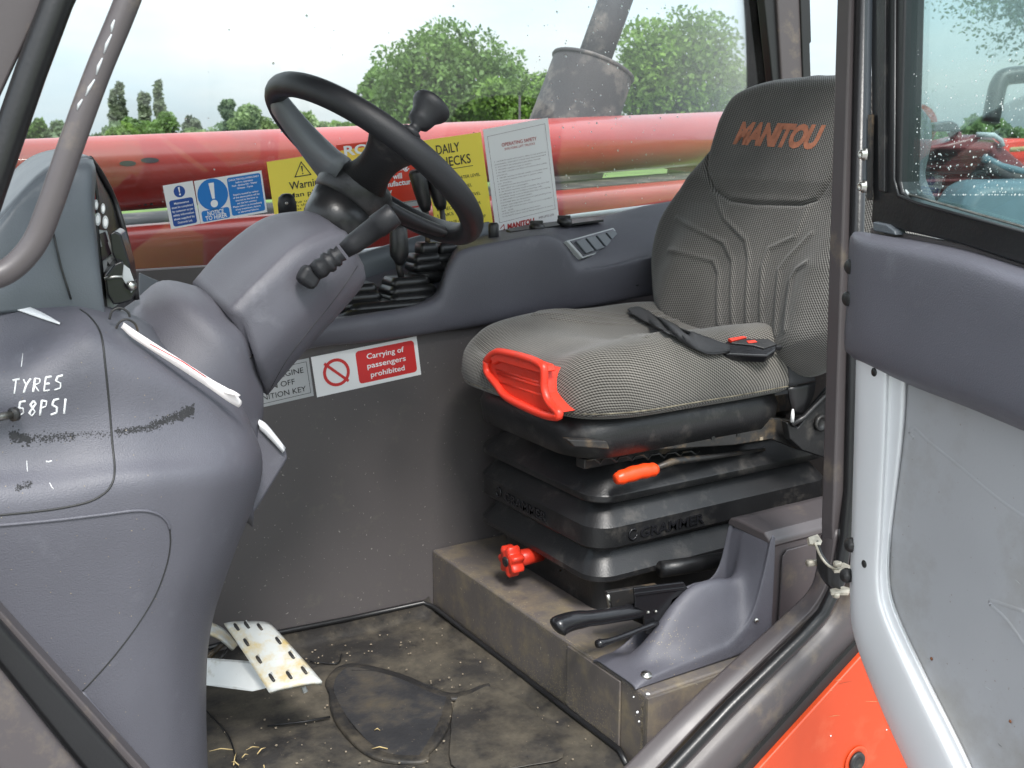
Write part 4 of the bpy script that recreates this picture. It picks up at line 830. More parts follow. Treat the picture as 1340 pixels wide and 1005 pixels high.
r = root('ledge_wedge', Y(195, 370, 1.66), 'small pale triangular bracket behind the lower column sleeve', 'bracket'); mk('plate', poly([(183, 357), (208, 368), (222, 376), (182, 392)], PY(1.90), (0, .01, 0)), M['pod'], r, smooth=False, bevel=.002)

# steering column
col = root('steering_column', Y(350, 400, 1.72), 'bulky blue grey steering column shroud leaning back toward the seat', 'steering column')
def section(U, Lp, midp, yU, yF, yL, soft=False):
    """ring through upper silhouette, visible middle, lower silhouette and the hidden back"""
    fr = lambda t: (U[0] * (1 - t) + midp[0] * t, U[1] * (1 - t) + midp[1] * t)
    ctl = [Y(*U, yU), Y(*fr(.40), yU * .40 + yF * .60), Y(*fr(.62), yU * .12 + yF * .88), Y(*fr(.74), yF + .006), Y(*midp, yF), Y(Lp[0] * .62 + midp[0] * .38, Lp[1] * .62 + midp[1] * .38, yF + .006), Y(*Lp, yL)]
    if soft: ctl = [ctl[0], Y(*fr(.28), yU * .35 + yF * .65)] + ctl[4:]
    a, b = ctl[-1], ctl[0]
    back = [a.lerp(b, .25) + Vector((0, .09, 0)), a.lerp(b, .7) + Vector((0, .06, 0))]
    return [Vector(q) for q in crv(ctl + back, 6, True)]
def smooth_sections(secs, n=5):
    k = min(len(q) for q in secs); cols = [crv([s[j] for s in secs], n) for j in range(k)]
    return [[Vector(cols[j][i]) for j in range(k)] for i in range(len(cols[0]))]
S1 = [section((252, 369), (349, 517), (318, 425), 1.80, 1.615, 1.70), section((292, 324), (392, 466), (362, 382), 1.81, 1.62, 1.70), section((346, 285), (440, 414), (410, 335), 1.81, 1.64, 1.71), section((400, 276), (474, 372), (450, 312), 1.80, 1.67, 1.73), section((420, 282), (475, 350), (455, 306), 1.79, 1.70, 1.74)]
cu = mk('upper_shroud', loft(smooth_sections(S1)), M['plastic'], col); UT = bvh(cu)
S0 = [section((130, 430), (330, 690), (250, 520), 1.80, 1.57, 1.66, True), section((176, 394), (336, 600), (272, 470), 1.81, 1.59, 1.67, True), section((212, 368), (343, 545), (292, 440), 1.80, 1.60, 1.68, True), section((262, 376), (343, 505), (322, 430), 1.79, 1.635, 1.69, True)]
cl = mk('lower_sleeve', loft(smooth_sections(S0)), M['plastic'], col)
groove('shroud_joint', [(352, 512), (376, 470), (405, 432), (430, 402), (452, 372), (468, 348)], .0010, M['ink'], -.0002, col, UT)
groove('shroud_joint', [(327, 468), (333, 462), (341, 452)], .0016, M['ink'], 0, col, bvh(cl))
kt = mk('ignition_trim', poly([(326, 540), (340, 546), (374, 586), (379, 600), (342, 660), (322, 690), (300, 640)], PY(1.64), (0, .12, 0)), M['plastic'], col, smooth=False, bevel=.008, seg=3)
mk('ignition_cover', net([[Y(338, 548, 1.640), Y(350, 556, 1.638), Y(374, 586, 1.634)], [Y(339, 556, 1.632), Y(350, 563, 1.630), Y(372, 590, 1.630)], [Y(339, 562, 1.636), Y(350, 572, 1.634), Y(370, 593, 1.634)]], 5, 4), M['silver'], col, solid=-.003)
# stalks
r = root('indicator_stalk', Y(430, 345, 1.62), 'dark grey twist grip stalk pointing up right from the column to the wheel', 'stalk')
a, b_ = Y(418, 352, 1.600), Y(518, 278, 1.56); d = b_ - a
mk('boot', lathe(a - d * .06, d, [(0, .014), (.012, .0165), (.020, .014), (.024, .017), (.030, .017), (.033, .013), (.037, .0160), (.042, .0160), (.045, .012), (.052, .014)], 24), M['wheel'], r)
ln = d.length; mk('grip', lathe(a + d * .32, d, [(0, .0130), (.02, .0165), (ln * .42, .0182), (ln * .425, .0198), (ln * .64, .0196), (ln * .66, .0176), (ln * .665, .012), (ln * .67, .003)], 28), M['wheel'], r)
mk('mount', box(a - d * .14, (.036, .026, .032), Matrix.Rotation(R(35), 3, 'Y')), M['wheel'], r, smooth=False, bevel=.010)
r = root('wiper_stalk', Y(377, 265, 1.98), 'rounded grey stalk end showing behind the column top', 'stalk')
q = Y(377, 282, 1.95); mk('grip', lathe(q, (Y(374, 250, 1.95) - q), [(0, .017), (.022, .017), (.034, .0145), (.040, .008), (.041, .001)], 20), M['wheel'], r); mk('screw_eye', lathe(Y(375, 266, 1.932), (0, -1, 0), [(0, .003), (.001, .003)], 10), M['chrome'], r)

# steering wheel
wy = 1.80
P0, P1 = Y(360, 110, wy), Y(620, 302, wy); WC = Vector((.824, 1.80, 1.0759)); wn = Vector((.6384, .0212, .7694)).normalized(); e1 = Vector((0, 1, 0)).cross(wn).normalized(); e2 = wn.cross(e1); WR = .206
wh = root('steering_wheel', WC, 'black padded steering wheel with three wide spokes and a spinner knob', 'steering wheel')
def wp(ang, rr, h=0): return WC + (e1 * math.cos(ang) + e2 * math.sin(ang)) * rr + wn * h      # ang -90 deg = near side
def ring(R0, h, rt, n=72, seg=16):
    V, F = [], []
    for i in range(n):
        a = 2 * math.pi * i / n; rd = e1 * math.cos(a) + e2 * math.sin(a)
        for k in range(seg):
            t = 2 * math.pi * k / seg; V.append(WC + rd * (R0 + rt * math.cos(t)) + wn * (h + rt * 1.05 * math.sin(t)))
    for i in range(n):
        for k in range(seg): F.append((i * seg + k, i * seg + (k + 1) % seg, ((i + 1) % n) * seg + (k + 1) % seg, ((i + 1) % n) * seg + k))
    return V, F
mk('rim', ring(WR, 0, .0205), M['wheel'], wh)
def spoke(ang, w0, w1, th, m, h0=-.055, h1=-.004):
    secs = []
    for t in np.linspace(0, 1, 9):
        rr = .03 + (WR - .034) * t; w = w0 + (w1 - w0) * t - .014 * math.sin(math.pi * t) + .016 * t ** 4; h = h0 + (h1 - h0) * (t ** 1.3)
        rd = e1 * math.cos(ang) + e2 * math.sin(ang); sd_ = -e1 * math.sin(ang) + e2 * math.cos(ang); thk = th * (1 - .35 * t)
        secs.append([WC + rd * rr + sd_ * (w * math.cos(a)) + wn * (h + thk * math.sin(a)) for a in np.linspace(0, 2 * math.pi, 17)[:-1]])
    return loft(secs)
mk('spoke', spoke(R(-108), .052, .038, .020, M['wheel']), M['black'], wh)
mk('spoke', spoke(R(150), .086, .034, .030, M['wheelg']), M['wheelg'], wh)
mk('spoke', spoke(R(8), .046, .032, .018, M['wheel']), M['wheel'], wh)
mk('hub_cover', lathe(WC - wn * .10, wn, [(0, .056), (.012, .066), (.035, .070), (.055, .068), (.066, .058), (.071, .038), (.073, .01)], 36), M['black'], wh)
mk('hub_boss', lathe(WC - wn * .165, wn, [(0, .048), (.03, .056), (.07, .062)], 32), M['rubber'], wh)
q = wp(R(-108), WR - .045, .000); mk('badge', box(q, (.018, .006, .004), Matrix.Rotation(R(36), 3, 'Y')), M['steel'], wh, smooth=False, bevel=.001)
kp = wp(R(-105), WR, .014)
kd = (wn + Vector((.10, .06, 0))).normalized()
mk('spinner_knob', lathe(kp, kd, [(0, .016), (.008, .017), (.012, .010), (.020, .010), (.026, .019), (.034, .021), (.044, .023), (.054, .030), (.060, .033), (.067, .033), (.072, .029), (.075, .018), (.0755, .002)], 32), M['wheel'], wh)

# hanging tag on two wire loops
tg = root('hanging_tag', Y(160, 425, 1.42), 'crumpled white paper tag tied to a wire loop on top of the dashboard', 'tag')
P = [Y(160, 424, 1.41), Y(176, 438, 1.395), Y(205, 458, 1.385), Y(240, 478, 1.38), Y(275, 502, 1.385), Y(300, 519, 1.39), Y(314, 528, 1.40)]
wd = [.003, .0042, .0042, .0045, .0050, .0065, .004]
rows = []
for s_ in (-1, -.3, .3, 1):
    rows.append([p + Vector((.45 * s_ * w * 1.3, -.004 * (1 - abs(s_)), .9 * s_ * w + .0012 * ((i * 7) % 3 - 1))) for i, (p, w) in enumerate(zip(P, wd))])
mk('paper', net(rows, 5, 4), M['paper'], tg, solid=.0008)
mk('torn_end', net([[Y(290, 508, 1.384), Y(303, 510, 1.384), Y(315, 517, 1.386)], [Y(292, 514, 1.384), Y(303, 516, 1.38), Y(313, 519, 1.384)]], 4, 3), M['paper'], tg, solid=.0008)
mk('red_edge', tube([Y(196, 450, 1.376), Y(240, 474, 1.37), Y(270, 494, 1.374)], .0008, 5), M['redpr'], tg)
for pts in ([(143, 418), (147, 407), (157, 403), (167, 408), (170, 415)], [(151, 432), (156, 422), (166, 418), (176, 423), (180, 432), (178, 435)]):
    mk('wire_loop', tube([Vector(q) for q in crv([Y(a, b, 1.415) for a, b in pts], 6)], .0015, 8), M['steel'], tg)

# pedals
def pad_quad(c, D, th, bend, m, name, parent, n=8, rng_=None):
    P = [DD(*q, d) for q, d in zip(c, D)]; nn = (P[1] - P[0]).cross(P[3] - P[0]).normalized()
    if nn.dot(CAM - P[0]) < 0: nn = -nn
    def f(u, v, z=0): return P[0].lerp(P[1], u).lerp(P[3].lerp(P[2], u), v) + nn * (z - bend * (2 * u - 1) ** 4 - bend * .5 * (2 * v - 1) ** 4)
    rows = [[f(u, v) for u in np.linspace(0, 1, n)] for v in np.linspace(0, 1, n)]
    mk(name, net(rows, 2, 2), m, parent, solid=-th); return f, nn
pdl = root('brake_pedal', DD(350, 850, 2.0), 'white enamelled brake pedal with slotted worn pad and pale arm', 'pedal')
f, nn = pad_quad([(293, 812), (353, 811), (422, 888), (352, 902)], [2.08, 2.10, 1.97, 1.95], .009, .005, M['pedal'], 'pad', pdl)
for (u, v) in ((.18, .10), (.42, .08), (.66, .12), (.16, .34), (.80, .36), (.17, .60), (.82, .60), (.18, .86), (.50, .87), (.82, .84)):
    c = f(u, v, .0008); t = (f(u + .05, v + .06) - f(u - .05, v - .04)).normalized(); t2 = (f(.2, .9) - f(.2, .1)).normalized(); mk('pad_slot', tube([c - t2 * .010, c - t2 * .005, c + t2 * .005, c + t2 * .010], [.0022, .0032, .0032, .0022], 8), M['steel'], pdl)
    mk('slot_lip', tube([c - t2 * .010 + Vector((.0035, .002, .001)), c + t2 * .010 + Vector((.0035, .002, .001))], .0018, 6), M['pedal'], pdl)
mk('arm', prism([DD(225, 862, 2.10), DD(262, 863, 2.08), DD(330, 868, 2.06), DD(352, 900, 2.0), DD(330, 905, 2.0), DD(262, 896, 2.06), DD(225, 896, 2.08)], Vector((0, .012, 0))), M['cream'], pdl, smooth=False, bevel=.002)
mk('stop_pin', tube([DD(396, 897, 2.0), DD(400, 906, 2.0)], .005, 8), M['cream'], pdl)
r = root('throttle_pedal', DD(285, 830, 2.2), 'smaller white curved pedal arm half hidden behind the brake pedal', 'pedal')
mk('arm', net([[DD(230, 800, 2.2), DD(270, 812, 2.2), DD(292, 822, 2.2), DD(312, 843, 2.2)], [DD(230, 822, 2.17), DD(270, 828, 2.17), DD(290, 836, 2.17), DD(306, 850, 2.18)]], 5, 4), M['pedal'], r, solid=-.006)
mk('linkage', tube([DD(285, 868, 2.2), DD(301, 846, 2.22)], .004, 8), M['steel'], r); mk('linkage', tube([DD(262, 870, 2.22), DD(292, 842, 2.24)], .006, 8), M['steel'], r)
# ------------------------------------------------------------------ driver seat
seat = root('driver_seat', (1.54, 1.84, PZ), 'grey woven driver seat with orange MANITOU print on a black bellows suspension base', 'seat')
def bell(prof, m, name='bellows_fold'):
    secs = [rrect(1.545, 1.880, .338 - i, .242 - i, max(.015, .055 - i * .5), z, 7) for z, i in prof]
    o = mk(name, loft(secs), m, seat); o.data.set_sharp_from_angle(angle=R(28)); return o
bell([(.150, .045), (.200, .045), (.235, .040), (.238, .030)], M['black'], 'base_housing')
bell([(.232, .034), (.237, .006), (.240, .001), (.2415, 0), (.252, 0), (.2545, .002), (.290, .030), (.300, .034)], M['black'])
bell([(.296, .036), (.304, .010), (.311, .002), (.314, 0), (.356, 0), (.3595, .0025), (.398, .034), (.404, .038)], M['black'])
bell([(.400, .038), (.406, .008), (.409, .002), (.411, .001), (.422, .001), (.425, .003), (.470, .052), (.480, .060)], M['black'])
bell([(.470, .075), (.500, .075), (.520, .050), (.560, .045)], M['steel'], 'upper_frame')
mk('seat_pan', loft([rrect(1.43, 1.83, .255, .195, .08, .505, 6), rrect(1.43, 1.83, .280, .218, .09, .515, 6), rrect(1.43, 1.83, .287, .226, .10, .560, 6), rrect(1.43, 1.83, .27, .215, .10, .60, 6)]), M['black'], seat)
mk('side_rail', poly([(742, 575), (800, 577), (870, 573), (925, 560), (1000, 545), (1045, 552), (1048, 590), (1010, 575), (960, 583), (880, 588), (820, 590), (752, 585)], PY(1.612), (0, .02, 0)), M['steel'], seat, smooth=False, bevel=.003)
for q in ((933, 573), (966, 569), (996, 574)): mk('rail_hole', box(Y(*q, 1.6115), (.009, .003, .006)), M['dust'] if q[0] == 996 else M['ink'], seat, smooth=False)
mk('front_bracket', poly([(648, 530), (700, 548), (742, 566), (742, 582), (700, 570), (655, 555)], lambda a, b: X(a, b, 1.165), (.03, 0, 0)), M['steel'], seat, smooth=False, bevel=.002)
mk('slide_rail', prism([Vector((1.20, 1.67, .478)), Vector((1.86, 1.67, .478)), Vector((1.86, 1.67, .500)), Vector((1.20, 1.67, .500))], (0, .03, 0)), M['steel'], seat, smooth=False, bevel=.003)
sp_ = [Y(770 + 7 * i, 604 - i * .6, 1.64) for i in range(22)]
mk('return_spring', tube([p + Vector((0, .006 * math.cos(i * 2.1), .006 * math.sin(i * 2.1))) for i, p in enumerate(sp_)], .0022, 6), M['steel'], seat)
# emboss on the bellows band
def emboss(s, p0, du, dn, h, m, parent):
    V, F = text_vf(s, bold=.02); sc = h / .72; up = Vector((0, 0, 1)); du = du.normalized(); dn = dn.normalized(); n = len(V)
    Vv = [p0 + du * (x * sc * 1.25) + up * (y * sc) for x, y, _ in V]; o = mk('raised_lettering', (Vv, F), m, parent, smooth=False, keepn=True, solid=.0022)
    return o
emboss('GRAMMER', Vector((1.318, 1.6372, .323)), Vector((1, 0, 0)), Vector((0, -1, 0)), .021, M['blacksh'], seat)
emboss('GRAMMER', Vector((1.2065, 1.985, .322)), Vector((0, -1, 0)), Vector((-1, 0, 0)), .021, M['blacksh'], seat)
q = Vector((1.300, 1.636, .334)); mk('raised_logo', tube([q + Vector((.010 * math.cos(a), 0, .011 * math.sin(a))) for a in np.linspace(.6, 6.1, 16)], .0018, 6), M['blacksh'], seat)
q = Vector((1.2055, 2.010, .334)); mk('raised_logo', tube([q + Vector((0, .010 * math.cos(a), .011 * math.sin(a))) for a in np.linspace(.6, 6.1, 16)], .0018, 6), M['blacksh'], seat)
mk('yellow_mark', box(X(734, 745, 1.2535), (.003, .006, .008)), M['yellow'], seat, smooth=False)
# weight knob
kn = X(683, 730, 1.19); secs = []
for d_, rr in ((0, .028), (.004, .031), (.026, .031), (.030, .027)):
    secs.append([kn + Vector((-.012 - d_, math.cos(a) * rr * (1 + .16 * math.cos(7 * a)), math.sin(a) * rr * (1 + .16 * math.cos(7 * a)))) for a in np.linspace(0, 6.28318, 85)[:-1]])
mk('weight_knob', loft(secs), M['redpl'], seat); mk('knob_stem', lathe(kn + Vector((.05, 0, 0)), (-1, 0, 0), [(0, .017), (.07, .019)], 20), M['redpl'], seat)
mk('knob_centre', lathe(kn + Vector((-.040, 0, 0)), (-1, 0, 0), [(0, .012), (.004, .011)], 18), M['black'], seat)
# orange slide handle
hP = [Y(806, 627, 1.61), Y(815, 624, 1.61), Y(835, 618, 1.61), Y(852, 615, 1.61), Y(859, 614, 1.61)]
mk('slide_handle', tube([Vector(q) for q in crv(hP, 4)], [.010 + .0052 * math.sin(math.pi * i / 16) ** .5 + .0008 * math.cos(i * 1.9) for i in range(17)], 14), M['orangepl'], seat)
mk('slide_rod', tube([Y(856, 613, 1.612), Y(880, 604, 1.62), Y(930, 598, 1.63), Y(1000, 588, 1.66)], [.005, .008, .006, .004], 10), M['steel'], seat)
# red front handle under the cushion nose
fx = lambda x: (lambda a, b: X(a, b, x))
mk('nose_panel', poly([(640, 470), (708, 484), (714, 515), (728, 541), (700, 538), (662, 520), (640, 486)], fx(1.103), (.06, 0, 0)), M['redpl'], seat, smooth=False, bevel=.002)
hb = [(637, 472), (645, 464), (656, 461), (690, 469), (709, 478), (712, 488), (712, 508), (718, 526), (732, 542), (722, 545), (700, 538), (664, 520), (650, 503), (638, 487)]
Pp = [fx(1.100)(*q) for q in hb]; mk('nose_frame', tube([Vector(q) for q in crv(Pp + [Pp[0]], 4)], .0085, 10), M['redpl'], seat)
mk('nose_top', poly([(640, 466), (655, 460), (708, 478), (712, 487), (704, 489), (652, 474), (644, 478)], fx(1.094), (.03, 0, 0)), M['redpl'], seat, smooth=False, bevel=.004)
for q in (((650, 484), (706, 500)), ((652, 489), (708, 505))): mk('louvre', tube([fx(1.105)(*q[0]), fx(1.105)(*q[1])], .0038, 8), M['redpl'], seat)
mk('louvre', tube([fx(1.107)(655, 500), fx(1.107)(712, 517)], .005, 8), M['redpl'], seat); mk('louvre_web', tube([fx(1.109)(684, 506), fx(1.109)(686, 528)], .003, 8), M['redpl'], seat)

def H0_(H): return H[0].mean()
def cushion(name, O, au, av, an, outline, thick, edge, back, hfun, m, parent, nr=90, nt_=300, ctr=(0, 0), edgepow=2.0, prof_=None):
    ol = crv([(a, b, 0) for a, b in outline], 12, True)[:, :2]
    seg = np.r_[0, np.cumsum(np.linalg.norm(np.diff(np.r_[ol, ol[:1]], axis=0), axis=1))]; t = np.linspace(0, seg[-1], nt_ + 1)[:-1]; olc = np.r_[ol, ol[:1]]
    ou, ov = np.interp(t, seg, olc[:, 0]), np.interp(t, seg, olc[:, 1])
    s = np.r_[np.linspace(0.001, .8, int(nr * .62)), 1 - .2 * (1 - np.linspace(0, 1, int(nr * .38) + 1)[1:]) ** 1.6]
    Uu = ctr[0] + (ou[None] - ctr[0]) * s[:, None]; Vv = ctr[1] + (ov[None] - ctr[1]) * s[:, None]
    dist = (1 - s)[:, None] * np.hypot(ou - ctr[0], ov - ctr[1])[None]
    e = edge(ou, ov)[None] if callable(edge) else edge
    prof = (1 - (1 - np.clip(dist / e, 0, 1)) ** edgepow) ** (1 / edgepow)
    Hh = thick * prof + hfun(Uu, Vv) * np.clip(dist / .03, 0, 1)
    nr_ = len(s); O, au, av, an = (np.array(q) for q in (O, au, av, an))
    P = O + Uu[..., None] * au + Vv[..., None] * av + Hh[..., None] * an
    P2 = O + (ctr[0] + (ou - ctr[0]) * .985)[:, None] * au + (ctr[1] + (ov - ctr[1]) * .985)[:, None] * av - an * back * .6
    P3 = O + (ctr[0] + (ou - ctr[0]) * .90)[:, None] * au + (ctr[1] + (ov - ctr[1]) * .90)[:, None] * av - an * back
    arc = np.cumsum(np.r_[np.linalg.norm(P[:1] - (O + ctr[0] * au + ctr[1] * av + H0_(Hh) * an), axis=2), np.linalg.norm(np.diff(P, axis=0), axis=2)], axis=0)
    du_, dv_ = ou - ctr[0], ov - ctr[1]; dl_ = np.hypot(du_, dv_)
    UVs = np.stack([ctr[0] + du_ / dl_ * arc, ctr[1] + dv_ / dl_ * arc], -1).reshape(-1, 2); e2_ = UVs[-nt_:]; dd2 = np.stack([du_ / dl_, dv_ / dl_], -1)
    UVs = np.r_[UVs, e2_ + dd2 * back * .6, e2_ + dd2 * back]
    V = np.r_[P.reshape(-1, 3), P2, P3]; N = nt_; F = [tuple(range(N))]
    for i in range(nr_ + 1):
        for k in range(N): F.append((i * N + k, i * N + (k + 1) % N, (i + 1) * N + (k + 1) % N, (i + 1) * N + k))
    F.append(tuple((nr_ + 1) * N + k for k in range(N)))
    o = mk(name, (V, F), m, parent); me = o.data; uvl = me.uv_layers.new(name='UVMap'); li = np.zeros(len(me.loops), int); me.loops.foreach_get('vertex_index', li)
    uvl.data.foreach_set('uv', UVs[li].ravel()); return o
def pdist(U_, V_, pts):
    d = np.full(U_.shape, 9.)
    for a, b in zip(pts[:-1], pts[1:]):
        ax_, ay = a; bx_, by = b; dx, dy = bx_ - ax_, by - ay; L2 = dx * dx + dy * dy + 1e-9
        t = np.clip(((U_ - ax_) * dx + (V_ - ay) * dy) / L2, 0, 1); d = np.minimum(d, np.hypot(U_ - ax_ - t * dx, V_ - ay - t * dy))
    return d
# seat cushion: local u along +X (backwards), v along +Y
CO = np.array((1.415, 1.835, .622)); 
c_out = [(-.300, -.10), (-.268, -.21), (-.17, -.258), (0, -.262), (.20, -.258), (.30, -.235), (.325, -.10), (.32, .10), (.28, .22), (.15, .238), (0, .242), (-.18, .245), (-.275, .215), (-.312, .13), (-.305, 0)]
gl = []
for off in (-.03, .0, .03): gl.append([(-.12 + abs(off), -.16 + off), (.0, -.13 + off), (.10, -.10 + off * .8), (.26, -.09 + off * .7)]); gl.append([(-.12 + abs(off), .17 + off), (.0, .13 + off), (.10, .10 + off * .8), (.26, .09 + off * .7)])
def ch(U_, V_):
    z = .020 * np.exp(-((np.abs(V_) - .18) / .06) ** 2) - .022 * np.exp(-(V_ / .10) ** 2) * (1 / (1 + np.exp(-(U_ + .08) / .04))) - .035 * np.clip((-U_ - .08) / .2, 0, 1) ** 2
    for g in gl: z += .0035 * np.exp(-(pdist(U_, V_, g) / .006) ** 2)
    return z + .0012 * np.sin(U_ * 31 + V_ * 17)
cushion('cushion', CO, (1, 0, 0), (0, 1, 0), (0, 0, 1), c_out, .096, .072, .030, ch, M['woven'], seat, ctr=(0, 0), edgepow=2.3)
mk('hem_trim', tube([Vector(q) for q in crv([Vector(CO) + Vector((u * .985, v * .985, -.012)) for u, v in c_out], 6, True)] , .0022, 6), M['hem'], seat)
# backrest
BO = np.array((1.700, 1.775, .625)); bv = Vector((.215, 0, .63)).normalized(); bn = Vector((-bv.z, 0, bv.x)); bu = Vector((0, 1, 0))
def b2(px, py, off=.07):
    h = onplane(px, py, Vector(BO) + bn * off, bn); d = h - Vector(BO); return (d.dot(bu), d.dot(bv))
bl_px = [(885, 450), (872, 432), (855, 400), (849, 360), (849, 327), (857, 290), (873, 262), (900, 226), (924, 197), (934, 172), (943, 148), (962, 120), (1000, 104), (1045, 98)]
bl_old = [(885, 452), (862, 430), (849, 395), (848, 345), (858, 310), (880, 282), (908, 255), (930, 225), (936, 180), (946, 142), (964, 120), (1000, 105), (1045, 99)]
bo_ = [b2(*q) for q in bl_px]; bo_ = [(u * 1.045, v * 1.022 if v > .3 else v) for u, v in bo_]
uc = b2(1024, 178)[0] * .55 + b2(980, 400)[0] * .45
0 and print('uc', uc, b2(1024, 178), b2(980, 400)); bo_ = [q for q in bo_ if q[0] > uc + .02]; bo_full = bo_ + [(uc, bo_[-1][1] + .002)] + [(2 * uc - u, v) for u, v in bo_[::-1]]
bo_full += [(uc - .10, bo_[0][1] - .014), (uc + .10, bo_[0][1] - .014)]
lines = [[(888, 287), (951, 319), (963, 343), (965, 430)], [(884, 331), (939, 343), (946, 359), (946, 426)], [(935, 250), (951, 287), (979, 315), (984, 339), (984, 438)], [(1059, 271), (1043, 311), (1009, 327), (1002, 350), (1003, 438)], [(1066, 308), (1035, 339), (1024, 355), (1024, 442)], [(1068, 348), (1050, 356), (1043, 368), (1043, 438)], [(930, 190), (928, 225), (938, 250), (958, 263), (990, 267), (1050, 268), (1070, 262), (1085, 245), (1100, 225)]]
lu = [[b2(*q) for q in l] for l in lines]
0 and print('backrest', [tuple(round(x, 3) for x in q) for q in bo_])
def bh(U_, V_):
    z = .028 * np.exp(-((np.abs(U_ - uc) - .21) / .06) ** 2) * np.clip((.34 - V_) / .12, 0, 1) + .010 * np.exp(-((V_ - .12) / .10) ** 2)
    for l in lu[:-1]: z += .0045 * np.exp(-(pdist(U_, V_, l) / .0055) ** 2)
    dd_ = pdist(U_, V_, lu[-1]); z -= .009 * np.exp(-(dd_ / .0045) ** 2); z += .007 * np.clip((V_ - .37) / .03, 0, 1)
    return z
cushion('backrest', BO, bu, bv, bn, bo_full, .075, .055, .045, bh, M['woven2'], seat, nr=130, nt_=360, ctr=(uc, .28), edgepow=2.1)
# dark shell behind the backrest
sh = [(u * 1.03, .02 + v * .93) for u, v in bo_full]
cushion('back_shell', Vector(BO) - bn * .035, bu, bv, bn, sh, .02, .03, .05, lambda a, b: a * 0, M['pod'], seat, nr=12, nt_=120, ctr=(uc, .28))
# MANITOU print, laid on the headrest weave
ST = bvh([o for o in seat.children if o.name.startswith('backrest')][0])
V, F = text_vf('MANITOU', bold=.055, shear=.28, spacing=.94)
x0, x1 = V[:, 0].min(), V[:, 0].max()
TLu, TRu, BLu = b2(972, 162), b2(1086, 167), b2(964, 189)
V2 = []
for x, y, _ in V:
    s = (x - x0) / (x1 - x0); t = 1 - y / .72
    u = TLu[0] + (TRu[0] - TLu[0]) * s; v = TLu[1] + (TRu[1] - TLu[1]) * s + (BLu[1] - TLu[1]) * t; u += 0
    o_ = Vector(BO) + bu * u + bv * v + bn * .2; h = ST.ray_cast(o_, -bn); V2.append((h[0] + bn * .0009) if h[0] is not None else o_ - bn * .12)
mk('headrest_print', (V2, F), M['logo'], seat, smooth=False, keepn=True)
# recliner side
mk('recliner_arm', poly([(1030, 552), (1044, 560), (1078, 520), (1110, 480), (1110, 540), (1080, 600), (1050, 590), (1034, 575)], PY(1.575), (0, .02, 0)), M['black'], seat, smooth=False, bevel=.004)
mk('recliner_lever', tube([Y(1036, 556, 1.568), Y(1052, 546, 1.566), Y(1080, 517, 1.566), Y(1105, 490, 1.566)], .006, 10), M['black'], seat)
mk('pivot_cap', lathe(Y(1072, 553, 1.575), (0, -1, 0), [(0, .018), (.008, .018), (.010, .014), (.004, .011), (.004, .001)], 24), M['black'], seat)
mk('white_clip', lathe(Y(1037, 545, 1.566), (0, 0, 1), [(-.012, .004), (.004, .004), (.016, .002)], 10), M['white'], seat)
# lap belt
bt_ = root('lap_belt', Y(960, 450, 1.75), 'black webbing lap belt with buckle and red release button lying across the seat', 'seat belt')
def strap(name, pts, wv, parent, m=M['beltm']):
    rows = [[p + Vector(w) * s for p, w in zip(pts, wv)] for s in (-1, 0, 1)]; mk(name, net(rows, 6, 3), m, parent, solid=.003)
SC = bvh([o for o in seat.children if o.name.startswith('cushion')][0])
def lay(pxs, off, fy):
    out = []
    for q in pxs:
        hits = [h for h in (on(SC, *q), on(ST, *q)) if h[0] is not None]
        if hits:
            h = min(hits, key=lambda h: (h[0] - CAM).length); out.append(h[0] + h[1] * off)
        else: out.append(Y(q[0], q[1], fy))
    return out
def sm(l): return [tuple(q[:2]) for q in crv([(a, b, 0) for a, b in l], 4)]
up_ = [(820, 411), (836, 408), (868, 424), (905, 441), (950, 455)]; lo_ = [(824, 415), (846, 428), (886, 448), (920, 465), (950, 463)]
mk('webbing', net([lay(sm(up_), .010, 2.03), lay(sm([((a + c) / 2, (b + d) / 2) for (a, b), (c, d) in zip(up_, lo_)]), .012, 2.03), lay(sm(lo_), .008, 2.03)], 2, 3), M['beltm'], bt_, solid=.003)
mk('webbing_edge', tube(lay(sm(lo_), .011, 2.03), .0022, 6), M['rubber'], bt_)
hb_ = on(SC, 978, 466)[0]; nb_ = Vector((-.25, -.62, .74)).normalized(); bp_ = lambda off: (lambda a, b: onplane(a, b, hb_ + nb_ * off, nb_))
mk('buckle', poly([(947, 452), (951, 446), (966, 443), (1006, 444), (1017, 450), (1016, 458), (1004, 466), (952, 464), (947, 460)], bp_(.026), nb_ * -.024), M['blacksh'], bt_, smooth=False, bevel=.004, seg=3)
mk('buckle_lid', poly([(960, 443), (1006, 443), (1018, 450), (1000, 456), (986, 452), (956, 449)], bp_(.030), nb_ * -.008), M['black'], bt_, smooth=False, bevel=.002)
mk('buckle_tongue', poly([(920, 453), (930, 448), (946, 452), (948, 463), (932, 468), (920, 464)], bp_(.022), nb_ * -.016), M['blacksh'], bt_, smooth=False, bevel=.003)
mk('release_button', poly([(953, 442.5), (972, 439.5), (978, 441), (958, 446)], bp_(.034), nb_ * -.008), M['redpl'], bt_, smooth=False, bevel=.001); mk('release_button', poly([(977, 446), (988, 445), (991, 447.5), (980, 449)], bp_(.0315), nb_ * -.004), M['redpl'], bt_, smooth=False)
ea_ = [(1008, 455), (1024, 462), (1031, 478), (1033, 506)]; eb_ = [(1028, 453), (1050, 462), (1060, 478), (1068, 498)]
A_ = [Y(a, b, 1.578) for a, b in ea_]; B_ = [Y(a, b, 1.585) for a, b in eb_]; A_[0] = bp_(.012)(*ea_[0]); B_[0] = bp_(.0)(*eb_[0])
mk('short_webbing', net([A_, [p.lerp(q, .5) + Vector((0, -.004, .002)) for p, q in zip(A_, B_)], B_], 5, 3), M['beltm'], bt_, solid=.003)
